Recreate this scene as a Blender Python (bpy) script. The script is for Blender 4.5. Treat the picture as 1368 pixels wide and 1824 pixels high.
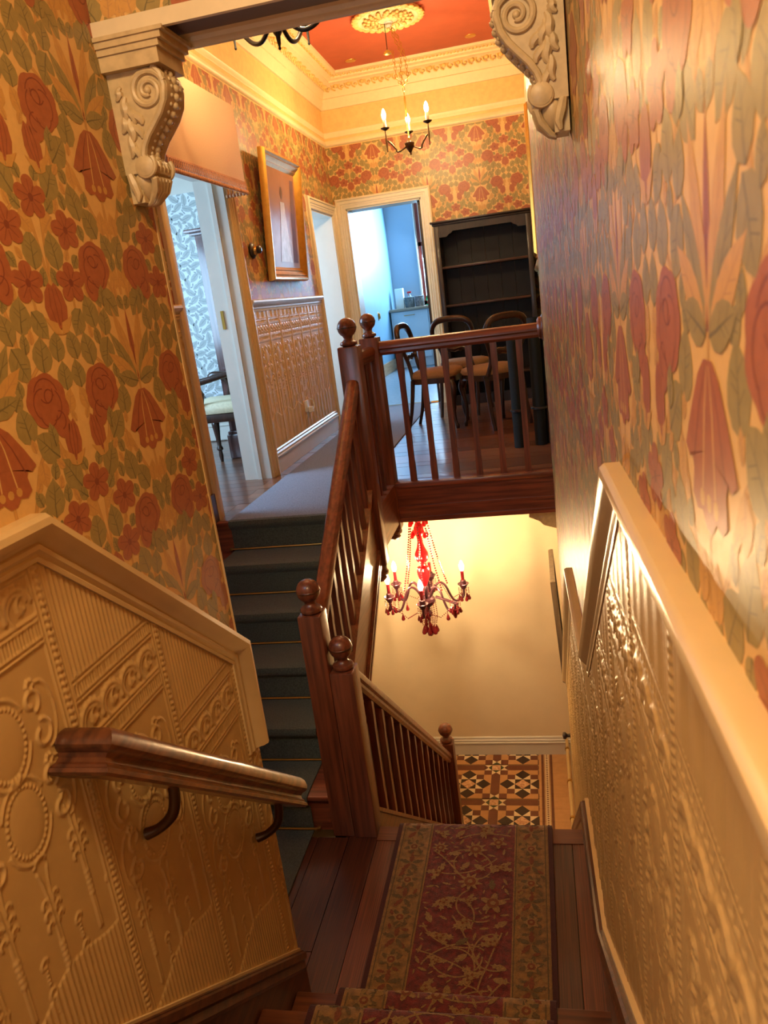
import bpy, bmesh, math, random
import numpy as np
from mathutils import Vector, Matrix

random.seed(7)
rng = np.random.default_rng(7)
for _o in list(bpy.data.objects):
    bpy.data.objects.remove(_o)
SC = bpy.context.scene
COL = SC.collection
PI = math.pi
R = math.radians

# ------------------------------------------------------------------ camera
EYE = 2.169                       # eye height above the half landing (z = 0)
F_PX = 1359.48
CX_, CY_, CZ_ = -0.267770564, 0.131255836, 0.218976374


def _rot(a, i):
    c, s = math.cos(a), math.sin(a)
    m = np.eye(3)
    j, k = [(1, 2), (2, 0), (0, 1)][i]
    m[j, j] = c; m[k, k] = c; m[j, k] = -s; m[k, j] = s
    return m


MC = _rot(CZ_, 2) @ _rot(CX_, 0) @ _rot(CY_, 1)
cam_data = bpy.data.cameras.new('camera')
cam = bpy.data.objects.new('camera', cam_data)
COL.objects.link(cam)
r_, f_, u_ = MC[:, 0], MC[:, 1], MC[:, 2]
cam.matrix_world = Matrix(((r_[0], u_[0], -f_[0], 0), (r_[1], u_[1], -f_[1], 0), (r_[2], u_[2], -f_[2], EYE), (0, 0, 0, 1)))
cam_data.sensor_fit = 'VERTICAL'
cam_data.sensor_height = 24
cam_data.lens = F_PX / 1824 * 24
cam_data.clip_start = 0.02
cam_data.clip_end = 60
cam_data.dof.use_dof = True
cam_data.dof.focus_distance = 3.2
cam_data.dof.aperture_fstop = 6.5
SC.camera = cam

# ------------------------------------------------------------------ world, lights, exposure
SC.view_settings.view_transform = 'Standard'
SC.view_settings.look = 'None'
SC.view_settings.gamma = 1
SC.view_settings.use_curve_mapping = False
SC.view_settings.exposure = 0.22
SC.cycles.use_denoising = True
SC.cycles.max_bounces = 7
SC.cycles.diffuse_bounces = 4
SC.cycles.glossy_bounces = 3
SC.cycles.transmission_bounces = 4
SC.cycles.sample_clamp_indirect = 4
SC.cycles.caustics_reflective = False
SC.cycles.caustics_refractive = False
world = bpy.data.worlds.new('world')
SC.world = world
world.use_nodes = True
world.node_tree.nodes['Background'].inputs[0].default_value = (0.75, 0.85, 1.0, 1)
world.node_tree.nodes['Background'].inputs[1].default_value = 0.6

WARM = (1.0, 0.76, 0.46)
COOL = (0.42, 0.70, 1.0)


def area(name, loc, target, sx, sy, power, color, spread=180):
    d = bpy.data.lights.new(name, 'AREA')
    d.shape = 'RECTANGLE'; d.size = sx; d.size_y = sy
    d.energy = power; d.color = color; d.spread = R(spread)
    o = bpy.data.objects.new(name, d); COL.objects.link(o)
    o.location = loc
    o.rotation_euler = (Vector(target) - Vector(loc)).to_track_quat('-Z', 'Y').to_euler()
    return o


def point(name, loc, power, color, rad=0.05):
    d = bpy.data.lights.new(name, 'POINT')
    d.energy = power; d.color = color; d.shadow_soft_size = rad
    o = bpy.data.objects.new(name, d); COL.objects.link(o); o.location = loc
    return o


area('kitchen_window_daylight', (-1.2, 12.92, 3.0), (-1.8, 9.5, 2.0), 1.1, 1.8, 220, COOL)
area('side_room_window_daylight', (-3.9, 4.4, 2.6), (-2.0, 5.6, 1.6), 1.2, 1.6, 120, COOL)
area('passage_window_daylight', (-3.3, 7.3, 2.4), (-1.9, 7.4, 1.8), 0.8, 1.5, 60, COOL)
area('upper_landing_ceiling_light', (-0.36, 0.30, 3.36), (-0.40, 0.75, 1.2), 0.35, 0.35, 31, (1.0, 0.69, 0.36))
area('added_cool_stair_wall_fill', (-0.83, -0.75, 2.2), (0.3, 0.1, 1.9), 0.7, 1.1, 17, (0.68, 0.82, 1.0))  # added cool fill for the stair wall; the partition has no window
area('added_cool_hall_fill', (-1.42, 1.34, 2.35), (-1.62, 5.0, 1.5), 0.7, 1.0, 9, COOL)  # added unseen fill, cools the hall wall and carpet; no window stands here
B_HALL, B_RED, B_NEAR = 1100, 1100, 640       # bulb strengths

# ------------------------------------------------------------------ materials
MATS = {}


def srgb(r, g, b):
    f = lambda c: (c / 255 / 12.92) if c / 255 <= .04045 else ((c / 255 + .055) / 1.055) ** 2.4
    return (f(r), f(g), f(b), 1)


def mat(name, rgb, rough=0.5, metal=0.0, spec=0.5, noise=0.0, nscale=30, bump=0.0, bscale=200, emit=None, estr=0, coat=0.0, stretch=None, rgb2=None, sheen=0.0, detail=4, trans=0.0, alpha=1.0, ior=1.45):
    if name in MATS:
        return MATS[name]
    m = bpy.data.materials.new(name); m.use_nodes = True
    nt = m.node_tree; b = nt.nodes['Principled BSDF']
    c1 = srgb(*rgb)
    b.inputs['Base Color'].default_value = c1
    b.inputs['Roughness'].default_value = rough
    b.inputs['Metallic'].default_value = metal
    b.inputs['Specular IOR Level'].default_value = spec
    b.inputs['Coat Weight'].default_value = coat
    b.inputs['Coat Roughness'].default_value = 0.15
    b.inputs['Sheen Weight'].default_value = sheen
    b.inputs['Transmission Weight'].default_value = trans
    b.inputs['IOR'].default_value = ior
    b.inputs['Alpha'].default_value = alpha
    tc = nt.nodes.new('ShaderNodeTexCoord')
    src = tc.outputs['Object']
    if stretch:
        mp = nt.nodes.new('ShaderNodeMapping'); mp.inputs['Scale'].default_value = stretch
        nt.links.new(src, mp.inputs[0]); src = mp.outputs[0]
    if noise or rgb2:
        n = nt.nodes.new('ShaderNodeTexNoise'); n.inputs['Scale'].default_value = nscale; n.inputs['Detail'].default_value = detail
        nt.links.new(src, n.inputs['Vector'])
        ramp = nt.nodes.new('ShaderNodeValToRGB')
        c2 = srgb(*rgb2) if rgb2 else (c1[0] * (1 - noise), c1[1] * (1 - noise), c1[2] * (1 - noise), 1)
        ramp.color_ramp.elements[0].position = 0.35; ramp.color_ramp.elements[1].position = 0.65
        ramp.color_ramp.elements[0].color = c2; ramp.color_ramp.elements[1].color = c1
        nt.links.new(n.outputs['Fac'], ramp.inputs[0]); nt.links.new(ramp.outputs[0], b.inputs['Base Color'])
    if bump:
        n2 = nt.nodes.new('ShaderNodeTexNoise'); n2.inputs['Scale'].default_value = bscale; n2.inputs['Detail'].default_value = 3
        nt.links.new(src, n2.inputs['Vector'])
        bp = nt.nodes.new('ShaderNodeBump'); bp.inputs['Strength'].default_value = bump; bp.inputs['Distance'].default_value = 0.004
        nt.links.new(n2.outputs['Fac'], bp.inputs['Height']); nt.links.new(bp.outputs[0], b.inputs['Normal'])
    if emit:
        b.inputs['Emission Color'].default_value = srgb(*emit); b.inputs['Emission Strength'].default_value = estr
    MATS[name] = m
    return m


def wood(name, a, b, axis='z', rough=0.35, coat=0.3, scale=9):
    st = {'x': (.06, 1, 1), 'y': (1, .06, 1), 'z': (1, 1, .06)}[axis]
    return mat(name, a, rough=rough, rgb2=b, nscale=scale * 6, stretch=st, coat=coat, bump=0.08, bscale=scale * 14, detail=6)


# paper colours
PAPER = [mat('paper_ground', (212, 168, 100), .42, noise=.08, nscale=60),
         mat('paper_leaf', (150, 128, 72), .42, noise=.12, nscale=70),
         mat('paper_flower', (164, 92, 54), .42, noise=.14, nscale=70),
         mat('paper_gold', (196, 146, 76), .42, noise=.1, nscale=70),
         mat('paper_leaf_line', (106, 92, 54), .42),
         mat('paper_flower_line', (124, 60, 38), .42),
         mat('paper_stem', (174, 128, 74), .45)]
PALE = [mat('pale_paper_ground', (214, 222, 232), .5), mat('pale_paper_leaf', (172, 180, 180), .5, noise=.1), mat('pale_paper_leaf_line', (104, 114, 120), .5)]
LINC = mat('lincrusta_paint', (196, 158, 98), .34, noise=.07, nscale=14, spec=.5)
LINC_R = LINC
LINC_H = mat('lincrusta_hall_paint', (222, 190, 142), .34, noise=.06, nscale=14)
CREAMP = mat('cream_gloss_paint', (204, 172, 118), .3, noise=.05, nscale=20)
IVORY = mat('ivory_paint', (214, 196, 160), .4, noise=.06, nscale=30)
WHITE = mat('white_gloss_paint', (206, 200, 190), .32, noise=.03, nscale=12)
STONE = mat('corbel_paint', (196, 172, 128), .42, noise=.2, nscale=40)
CORN = mat('cornice_paint', (236, 210, 158), .5, noise=.05)
CORN2 = mat('cornice_relief_paint', (232, 192, 112), .5, noise=.12, nscale=50)
FRIEZE = mat('frieze_relief_paper', (232, 190, 118), .5, noise=.12, nscale=25, bump=.35, bscale=40)
REDC = mat('red_ceiling_paint', (182, 84, 54), .6, noise=.08, nscale=8)
PURPLE = mat('brown_purple_paint', (96, 66, 60), .5, noise=.1)
MAHOG = wood('mahogany_z', (122, 64, 40), (82, 42, 27), 'z')
MAHOGY = wood('mahogany_y', (130, 70, 44), (92, 48, 31), 'y')
MAHOGX = wood('mahogany_x', (132, 68, 44), (90, 44, 30), 'x')
OAKY = wood('oak_rail_wood', (126, 74, 38), (78, 42, 22), 'y', rough=.28, coat=.5)
SKIRTW = wood('dark_skirting_wood', (92, 50, 26), (56, 28, 16), 'y', rough=.35)
PLANKY = wood('landing_plank_wood', (104, 52, 28), (58, 28, 17), 'y', rough=.3, coat=.4)
PLANKX = wood('hall_plank_wood', (134, 84, 54), (88, 52, 34), 'x', rough=.3, coat=.4)
DARKW = wood('dark_oak', (42, 27, 22), (25, 16, 13), 'z', rough=.4)
CHAIRW = wood('chair_wood', (58, 32, 23), (32, 17, 12), 'z', rough=.3)
TEAL = mat('teal_stair_carpet', (80, 86, 78), .95, noise=.45, nscale=160, bump=.6, bscale=420, sheen=.15)
GREYC = mat('grey_hall_carpet', (122, 127, 144), .95, noise=.4, nscale=130, bump=.6, bscale=420, sheen=.15)
BRASS = mat('brass', (205, 160, 84), .3, metal=1)
OLDBRASS = mat('aged_bronze', (92, 70, 48), .35, metal=1)
BLACKM = mat('black_iron', (26, 24, 26), .35, metal=.6)
GILT = mat('gilt_frame', (206, 150, 62), .35, metal=.85, noise=.15)
CREAMW = mat('cream_wall_paint', (222, 202, 168), .6, noise=.04, nscale=6)
FABRIC = mat('pelmet_fabric', (214, 170, 128), .85, noise=.06, nscale=120, bump=.2, bscale=300)
FRINGE = mat('pelmet_fringe', (186, 130, 94), .9)
SEATF = mat('seat_fabric', (150, 120, 88), .85, noise=.12, nscale=90)
SEATC = mat('cream_seat_fabric', (206, 196, 168), .85, noise=.15, nscale=60)
ROLL = mat('dark_carpet_back', (30, 33, 33), .95, noise=.3, nscale=150, bump=.5, bscale=250)
BULB = mat('hall_bulb_glow', (255, 240, 210), emit=(255, 222, 165), estr=B_HALL)
BULBR = mat('red_lamp_bulb_glow', (255, 240, 210), emit=(255, 218, 164), estr=B_RED)
BULBN = mat('dark_lamp_bulb_glow', (255, 240, 210), emit=(255, 222, 165), estr=B_NEAR)
REDG = mat('red_glass', (200, 24, 30), .08, trans=.35, spec=.8)
REDD = mat('dark_red_glass', (120, 26, 34), .12, trans=.25, spec=.8)
PLUM = mat('plum_metal', (70, 36, 44), .35, metal=.4)


# ------------------------------------------------------------------ mesh builder
class MB:
    def __init__(s):
        s.v = []; s.f = []; s.m = []

    def add(s, vs, fs, mi=0):
        o = len(s.v)
        s.v.extend([tuple(map(float, v)) for v in vs])
        for f in fs:
            s.f.append(tuple(i + o for i in f)); s.m.append(mi)
        return s

    def box(s, x0, x1, y0, y1, z0, z1, mi=0, bev=0.0):
        if bev:
            bm = bmesh.new()
            bmesh.ops.create_cube(bm, size=1)
            for v in bm.verts:
                v.co = Vector(((x0 + x1) / 2 + v.co.x * (x1 - x0), (y0 + y1) / 2 + v.co.y * (y1 - y0), (z0 + z1) / 2 + v.co.z * (z1 - z0)))
            bmesh.ops.bevel(bm, geom=bm.edges[:], offset=bev, segments=2, affect='EDGES', profile=.5)
            bm.verts.index_update()
            s.add([v.co for v in bm.verts], [[v.index for v in f.verts] for f in bm.faces], mi)
            bm.free()
            return s
        vs = [(x0, y0, z0), (x1, y0, z0), (x1, y1, z0), (x0, y1, z0), (x0, y0, z1), (x1, y0, z1), (x1, y1, z1), (x0, y1, z1)]
        return s.add(vs, [(3, 2, 1, 0), (4, 5, 6, 7), (0, 1, 5, 4), (1, 2, 6, 5), (2, 3, 7, 6), (3, 0, 4, 7)], mi)

    def lathe(s, c, prof, seg=20, mi=0, axis='z', sx=1, sy=1):
        vs = []; fs = []
        n = len(prof)
        for (r, z) in prof:
            for k in range(seg):
                a = 2 * PI * k / seg
                p = (r * math.cos(a) * sx, r * math.sin(a) * sy, z)
                if axis == 'x': p = (p[2], p[0], p[1])
                if axis == 'y': p = (p[0], p[2], p[1])
                vs.append((c[0] + p[0], c[1] + p[1], c[2] + p[2]))
        for i in range(n - 1):
            for k in range(seg):
                k2 = (k + 1) % seg
                fs.append((i * seg + k, i * seg + k2, (i + 1) * seg + k2, (i + 1) * seg + k))
        fs.append(tuple(range(seg - 1, -1, -1))); fs.append(tuple((n - 1) * seg + k for k in range(seg)))
        return s.add(vs, fs, mi)

    def curve(s, pts, rad, seg=8, sub=4, mi=0):
        n = len(pts); rr = list(rad) if hasattr(rad, '__len__') else [rad] * n
        out = []; ro = []
        for i in range(n - 1):
            p0, p1, p2, p3 = (Vector(pts[max(0, i - 1)]), Vector(pts[i]), Vector(pts[i + 1]), Vector(pts[min(n - 1, i + 2)]))
            for k in range(sub):
                t = k / sub
                out.append(.5 * (2 * p1 + (p2 - p0) * t + (2 * p0 - 5 * p1 + 4 * p2 - p3) * t * t + (3 * p1 - p0 - 3 * p2 + p3) * t ** 3)); ro.append(rr[i] * (1 - t) + rr[i + 1] * t)
        out.append(Vector(pts[-1])); ro.append(rr[-1])
        return s.tube(out, ro, seg, mi)

    def tube(s, pts, rad, seg=8, mi=0, closed=False):
        P = [Vector(p) for p in pts]; n = len(P)
        rr = rad if hasattr(rad, '__len__') else [rad] * n
        vs = []; fs = []
        prev = None
        for i in range(n):
            t = (P[(i + 1) % n] - P[i - 1]) if (closed or 0 < i < n - 1) else (P[1] - P[0] if i == 0 else P[-1] - P[-2])
            if t.length < 1e-9: t = Vector((0, 0, 1))
            t.normalize()
            if prev is None:
                a = Vector((0, 0, 1)) if abs(t.z) < .9 else Vector((1, 0, 0))
                nrm = t.cross(a).normalized()
            else:
                nrm = (prev - t * prev.dot(t))
                nrm = nrm.normalized() if nrm.length > 1e-6 else t.orthogonal().normalized()
            prev = nrm; bn = t.cross(nrm)
            for k in range(seg):
                a = 2 * PI * k / seg
                vs.append(P[i] + (nrm * math.cos(a) + bn * math.sin(a)) * rr[i])
        for i in range(n if closed else n - 1):
            j = (i + 1) % n
            for k in range(seg):
                k2 = (k + 1) % seg
                fs.append((i * seg + k, i * seg + k2, j * seg + k2, j * seg + k))
        if not closed:
            fs.append(tuple(range(seg - 1, -1, -1))); fs.append(tuple((n - 1) * seg + k for k in range(seg)))
        return s.add(vs, fs, mi)

    def ball(s, c, r, seg=16, rings=10, mi=0, sz=1.0, sx=1.0, sy=1.0):
        prof = [(max(1e-4, r * math.sin(PI * i / rings)), -r * math.cos(PI * i / rings) * sz) for i in range(rings + 1)]
        return s.lathe(c, prof, seg, mi, sx=sx, sy=sy)

    def prism(s, poly, to3, d0, d1, mi=0):
        n = len(poly)
        vs = [to3(p[0], p[1], d0) for p in poly] + [to3(p[0], p[1], d1) for p in poly]
        fs = [tuple(range(n - 1, -1, -1)), tuple(range(n, 2 * n))] + [(i, (i + 1) % n, n + (i + 1) % n, n + i) for i in range(n)]
        return s.add(vs, fs, mi)

    def sweep(s, path, prof, to3, mi=0, cap=True):
        """path: points (a, b) in a wall plane; prof: (out, w), w to the LEFT normal of the path; to3(a, out, b)."""
        n = len(path); m = len(prof); vs = []; fs = []
        for i in range(n):
            p = np.array(path[i], float)
            d1 = np.array(path[i], float) - np.array(path[i - 1], float) if i > 0 else None
            d2 = np.array(path[i + 1], float) - np.array(path[i], float) if i < n - 1 else None
            nn = []
            for d in (d1, d2):
                if d is not None:
                    d = d / np.hypot(*d); nn.append(np.array((-d[1], d[0])))
            if len(nn) == 2:
                b = nn[0] + nn[1]; b = b / np.hypot(*b); b = b / max(.2, b @ nn[0])
            else:
                b = nn[0]
            for (o, w) in prof:
                q = p + b * w
                vs.append(to3(q[0], o, q[1]))
        for i in range(n - 1):
            for k in range(m - 1):
                fs.append((i * m + k, i * m + k + 1, (i + 1) * m + k + 1, (i + 1) * m + k))
        if cap:
            fs.append(tuple(range(m))); fs.append(tuple((n - 1) * m + k for k in range(m - 1, -1, -1)))
        return s.add(vs, fs, mi)

    def build(s, name, mats, parent=None, smooth=40, loc=None):
        if not isinstance(mats, (list, tuple)): mats = [mats]
        me = bpy.data.meshes.new(name)
        off = Vector(loc) if loc is not None else (abs_loc(parent) if parent is not None else Vector((0, 0, 0)))
        me.from_pydata([(v[0] - off[0], v[1] - off[1], v[2] - off[2]) for v in s.v], [], s.f)
        for m in mats: me.materials.append(m)
        if len(mats) > 1: me.polygons.foreach_set('material_index', s.m)
        if smooth:
            me.polygons.foreach_set('use_smooth', [True] * len(me.polygons))
            me.set_sharp_from_angle(angle=R(smooth))
        me.update()
        o = bpy.data.objects.new(name, me); COL.objects.link(o)
        if parent is not None:
            o.parent = parent
            if loc is not None: o.location = off - abs_loc(parent)
        elif loc is not None:
            o.location = off
        return o


def abs_loc(o):
    v = Vector((0, 0, 0))
    while o is not None:
        v = v + o.location; o = o.parent
    return v


def tag(o, label=None, cat=None, group=None, kind=None):
    if label: o['label'] = label
    if cat: o['category'] = cat
    if group: o['group'] = group
    if kind: o['kind'] = kind
    return o


def thing(name, label, cat, loc=(0, 0, 0), group=None):
    o = bpy.data.objects.new(name, None); COL.objects.link(o)
    o.location = loc; o.empty_display_size = .05
    return tag(o, label, cat, group)


def struct(o): o['kind'] = 'structure'; return o


def copy_tree(o, parent=None):
    c = o.copy(); COL.objects.link(c); c.parent = parent
    for ch in list(o.children): copy_tree(ch, c)
    return c


def raw_mesh(name, verts, quads, mats, parent=None, smooth=True, kind=None):
    me = bpy.data.meshes.new(name)
    verts = np.asarray(verts, np.float32)
    if parent is not None: verts = verts - np.array(abs_loc(parent), np.float32)
    quads = np.asarray(quads, np.int32)
    nf, k = quads.shape
    me.vertices.add(len(verts)); me.vertices.foreach_set('co', verts.ravel())
    me.loops.add(nf * k); me.loops.foreach_set('vertex_index', quads.ravel())
    me.polygons.add(nf)
    me.polygons.foreach_set('loop_start', np.arange(0, nf * k, k, dtype=np.int32))
    me.polygons.foreach_set('loop_total', np.full(nf, k, np.int32))
    me.polygons.foreach_set('use_smooth', np.full(nf, smooth))
    for m in (mats if isinstance(mats, list) else [mats]): me.materials.append(m)
    me.update(calc_edges=True); me.validate()
    o = bpy.data.objects.new(name, me); COL.objects.link(o)
    if parent is not None: o.parent = parent
    if kind: o['kind'] = kind
    return o


# ------------------------------------------------------------------ the place: planes
XL = -0.87                        # partition beside the near flight
YC = 1.825                        # its free end
XH = -1.865                       # hall wall with the doors
XR = 0.08                         # hall wall opposite
YF = 7.90                         # end wall of the hall
ZH = 1.08                         # hall floor
ZU = 0.76                         # upper landing floor
ZG = -1.90                        # tiled ground floor
YG = 6.09                         # wall at the foot of the stairs
LW = lambda s, o, z: (XL + o, s, z)
RWX = lambda s: 0.14 - 0.0215 * s
RW = lambda s, o, z: (RWX(s) - o, s, z)
HL = lambda s, o, z: (XH + o, s, z)
HR = lambda s, o, z: (XR - o, s, z)
FW = lambda s, o, z: (s, YF - o, z)


# ------------------------------------------------------------------ printed wallpaper
TW, TH = 0.50, 0.53               # repeat of the paper


class Print:
    def __init__(s, jit=0): s.t = []; s.m = []; s.l = []; s.k = 0; s.jit = jit

    def fan(s, c, pts, mi, layer):
        n = len(pts); s.k += 1; layer = layer + (s.k % 13) * s.jit
        for i in range(n):
            s.t.append((c, pts[i], pts[(i + 1) % n])); s.m.append(mi); s.l.append(layer)

    def strip(s, pts, w, mi, layer):
        s.k += 1; layer = layer + (s.k % 13) * s.jit
        n = len(pts); L = []; Rr = []
        for i in range(n):
            a = pts[max(0, i - 1)]; b = pts[min(n - 1, i + 1)]
            dx, dy = b[0] - a[0], b[1] - a[1]; d = math.hypot(dx, dy) or 1
            ww = w[i] if hasattr(w, '__len__') else w
            L.append((pts[i][0] - dy / d * ww, pts[i][1] + dx / d * ww)); Rr.append((pts[i][0] + dy / d * ww, pts[i][1] - dx / d * ww))
        for i in range(n - 1):
            s.t.append((L[i], Rr[i], Rr[i + 1])); s.m.append(mi); s.l.append(layer)
            s.t.append((L[i], Rr[i + 1], L[i + 1])); s.m.append(mi); s.l.append(layer)

    def arrays(s): return np.array(s.t, float), np.array(s.m), np.array(s.l)


def rad_poly(c, fn, n=26, rot=0, sx=1, sy=1):
    out = []
    for k in range(n):
        a = 2 * PI * k / n; r = fn(a)
        x, y = r * math.cos(a) * sx, r * math.sin(a) * sy
        out.append((c[0] + x * math.cos(rot) - y * math.sin(rot), c[1] + x * math.sin(rot) + y * math.cos(rot)))
    return out


def loc2(c, rot, x, y, mir=1):
    x *= mir; rot *= mir
    return (c[0] + x * math.cos(rot) - y * math.sin(rot), c[1] + x * math.sin(rot) + y * math.cos(rot))


def d_leaf(P, c, L, Wd, rot, mir=1, mi=1, li=4, layer=2):
    prof = [(0, -.5), (.34, -.36), (.5, -.12), (.46, .1), (.3, .3), (.1, .44), (0, .54)]
    pts = [loc2(c, rot, x * Wd, y * L, mir) for x, y in prof] + [loc2(c, rot, -x * Wd, y * L, mir) for x, y in prof[-2:0:-1]]
    P.fan(c, pts, mi, layer)
    P.strip([loc2(c, rot, .02 * Wd * math.sin(y * 6), y * L, mir) for y in (-.5, -.2, .1, .42)], [.0018, .0015, .001, .0004], li, layer + .4)
    for y, sgn in ((-.15, 1), (.08, -1), (-.05, -1), (.15, 1)):
        P.strip([loc2(c, rot, 0, y * L, mir), loc2(c, rot, sgn * .28 * Wd, (y + .14) * L, mir)], .0006, li, layer + .2)


def d_rose(P, c, r, rot=0, mir=1):
    P.fan(c, rad_poly(c, lambda a: r * (1 + .09 * abs(math.sin(a * 3.5))), 34, rot, 1.16, .98), 2, 7)
    c2 = loc2(c, 0, r * .55 * mir, -r * .95)
    P.fan(c2, rad_poly(c2, lambda a: r * .52 * (1 + .06 * math.sin(3 * a)), 16), 2, 7.3)
    c3 = loc2(c, 0, r * .85 * mir, -r * .35)
    P.fan(c3, rad_poly(c3, lambda a: r * .42, 14), 2, 7.6)
    for k, (ox, oy, rr, a0, a1) in enumerate(((0, .1, .75, .3, 2.7), (-.25, -.1, .6, 1.4, 4.0), (.2, -.15, .62, -1.6, .9), (0, .35, .42, -2.6, .2), (-.1, -.45, .5, -3.0, -.3), (.5, -.8, .36, -1.4, 1.6), (.15, .15, .28, 0, 4))):
        P.strip([loc2(c, rot * 0, (ox + rr * math.cos(a)) * r * mir, (oy + rr * math.sin(a)) * r) for a in np.linspace(a0, a1, 9)], .0013, 5, 8 + .2 * k)
    d_leaf(P, loc2(c, 0, -r * .15 * mir, -r * 1.25), r * .9, r * .62, .1 * mir, 1, 1, 4, 9.6)


def d_flower(P, c, r, rot=0, mir=1):
    P.fan(c, rad_poly(c, lambda a: r * (.62 + .38 * abs(math.cos(2.5 * (a - rot))) ** .7), 40, 0, 1.22, 1.0), 2, 7)
    P.fan(c, rad_poly(c, lambda a: r * .2, 10), 5, 8)
    for k in range(5):
        a = rot + 2 * PI * k / 5
        P.strip([loc2(c, 0, r * .2 * math.cos(a), r * .2 * math.sin(a)), loc2(c, 0, r * .95 * math.cos(a), r * .8 * math.sin(a))], .0008, 5, 7.3)
        b = a + PI / 5
        P.strip([loc2(c, 0, r * .25 * math.cos(b), r * .25 * math.sin(b)), loc2(c, 0, r * .66 * math.cos(b), r * .66 * math.sin(b))], .0009, 5, 7.6)


def d_bud(P, c, L, Wd, rot=0, mir=1):
    prof = [(0, -.5), (.4, -.32), (.5, -.02), (.38, .3), (.12, .5), (0, .42)]
    P.fan(c, [loc2(c, rot, x * Wd, y * L, mir) for x, y in prof] + [loc2(c, rot, -x * Wd, y * L, mir) for x, y in prof[-2:0:-1]], 2, 7)
    for sg in (-.24, 0, .24):
        P.strip([loc2(c, rot, sg * Wd * f, y * L, mir) for f, y in ((.5, -.42), (1, 0), (.6, .38))], .0009, 5, 7.3)
    for sg in (-1, 1):
        P.fan(loc2(c, rot, sg * .3 * Wd, -.42 * L, mir), [loc2(c, rot, sg * a * Wd, b * L, mir) for a, b in ((0, -.62), (.3, -.58), (.66, -.2), (.36, -.3), (.1, -.36))], 3, 7.6 + .2 * sg)


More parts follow.
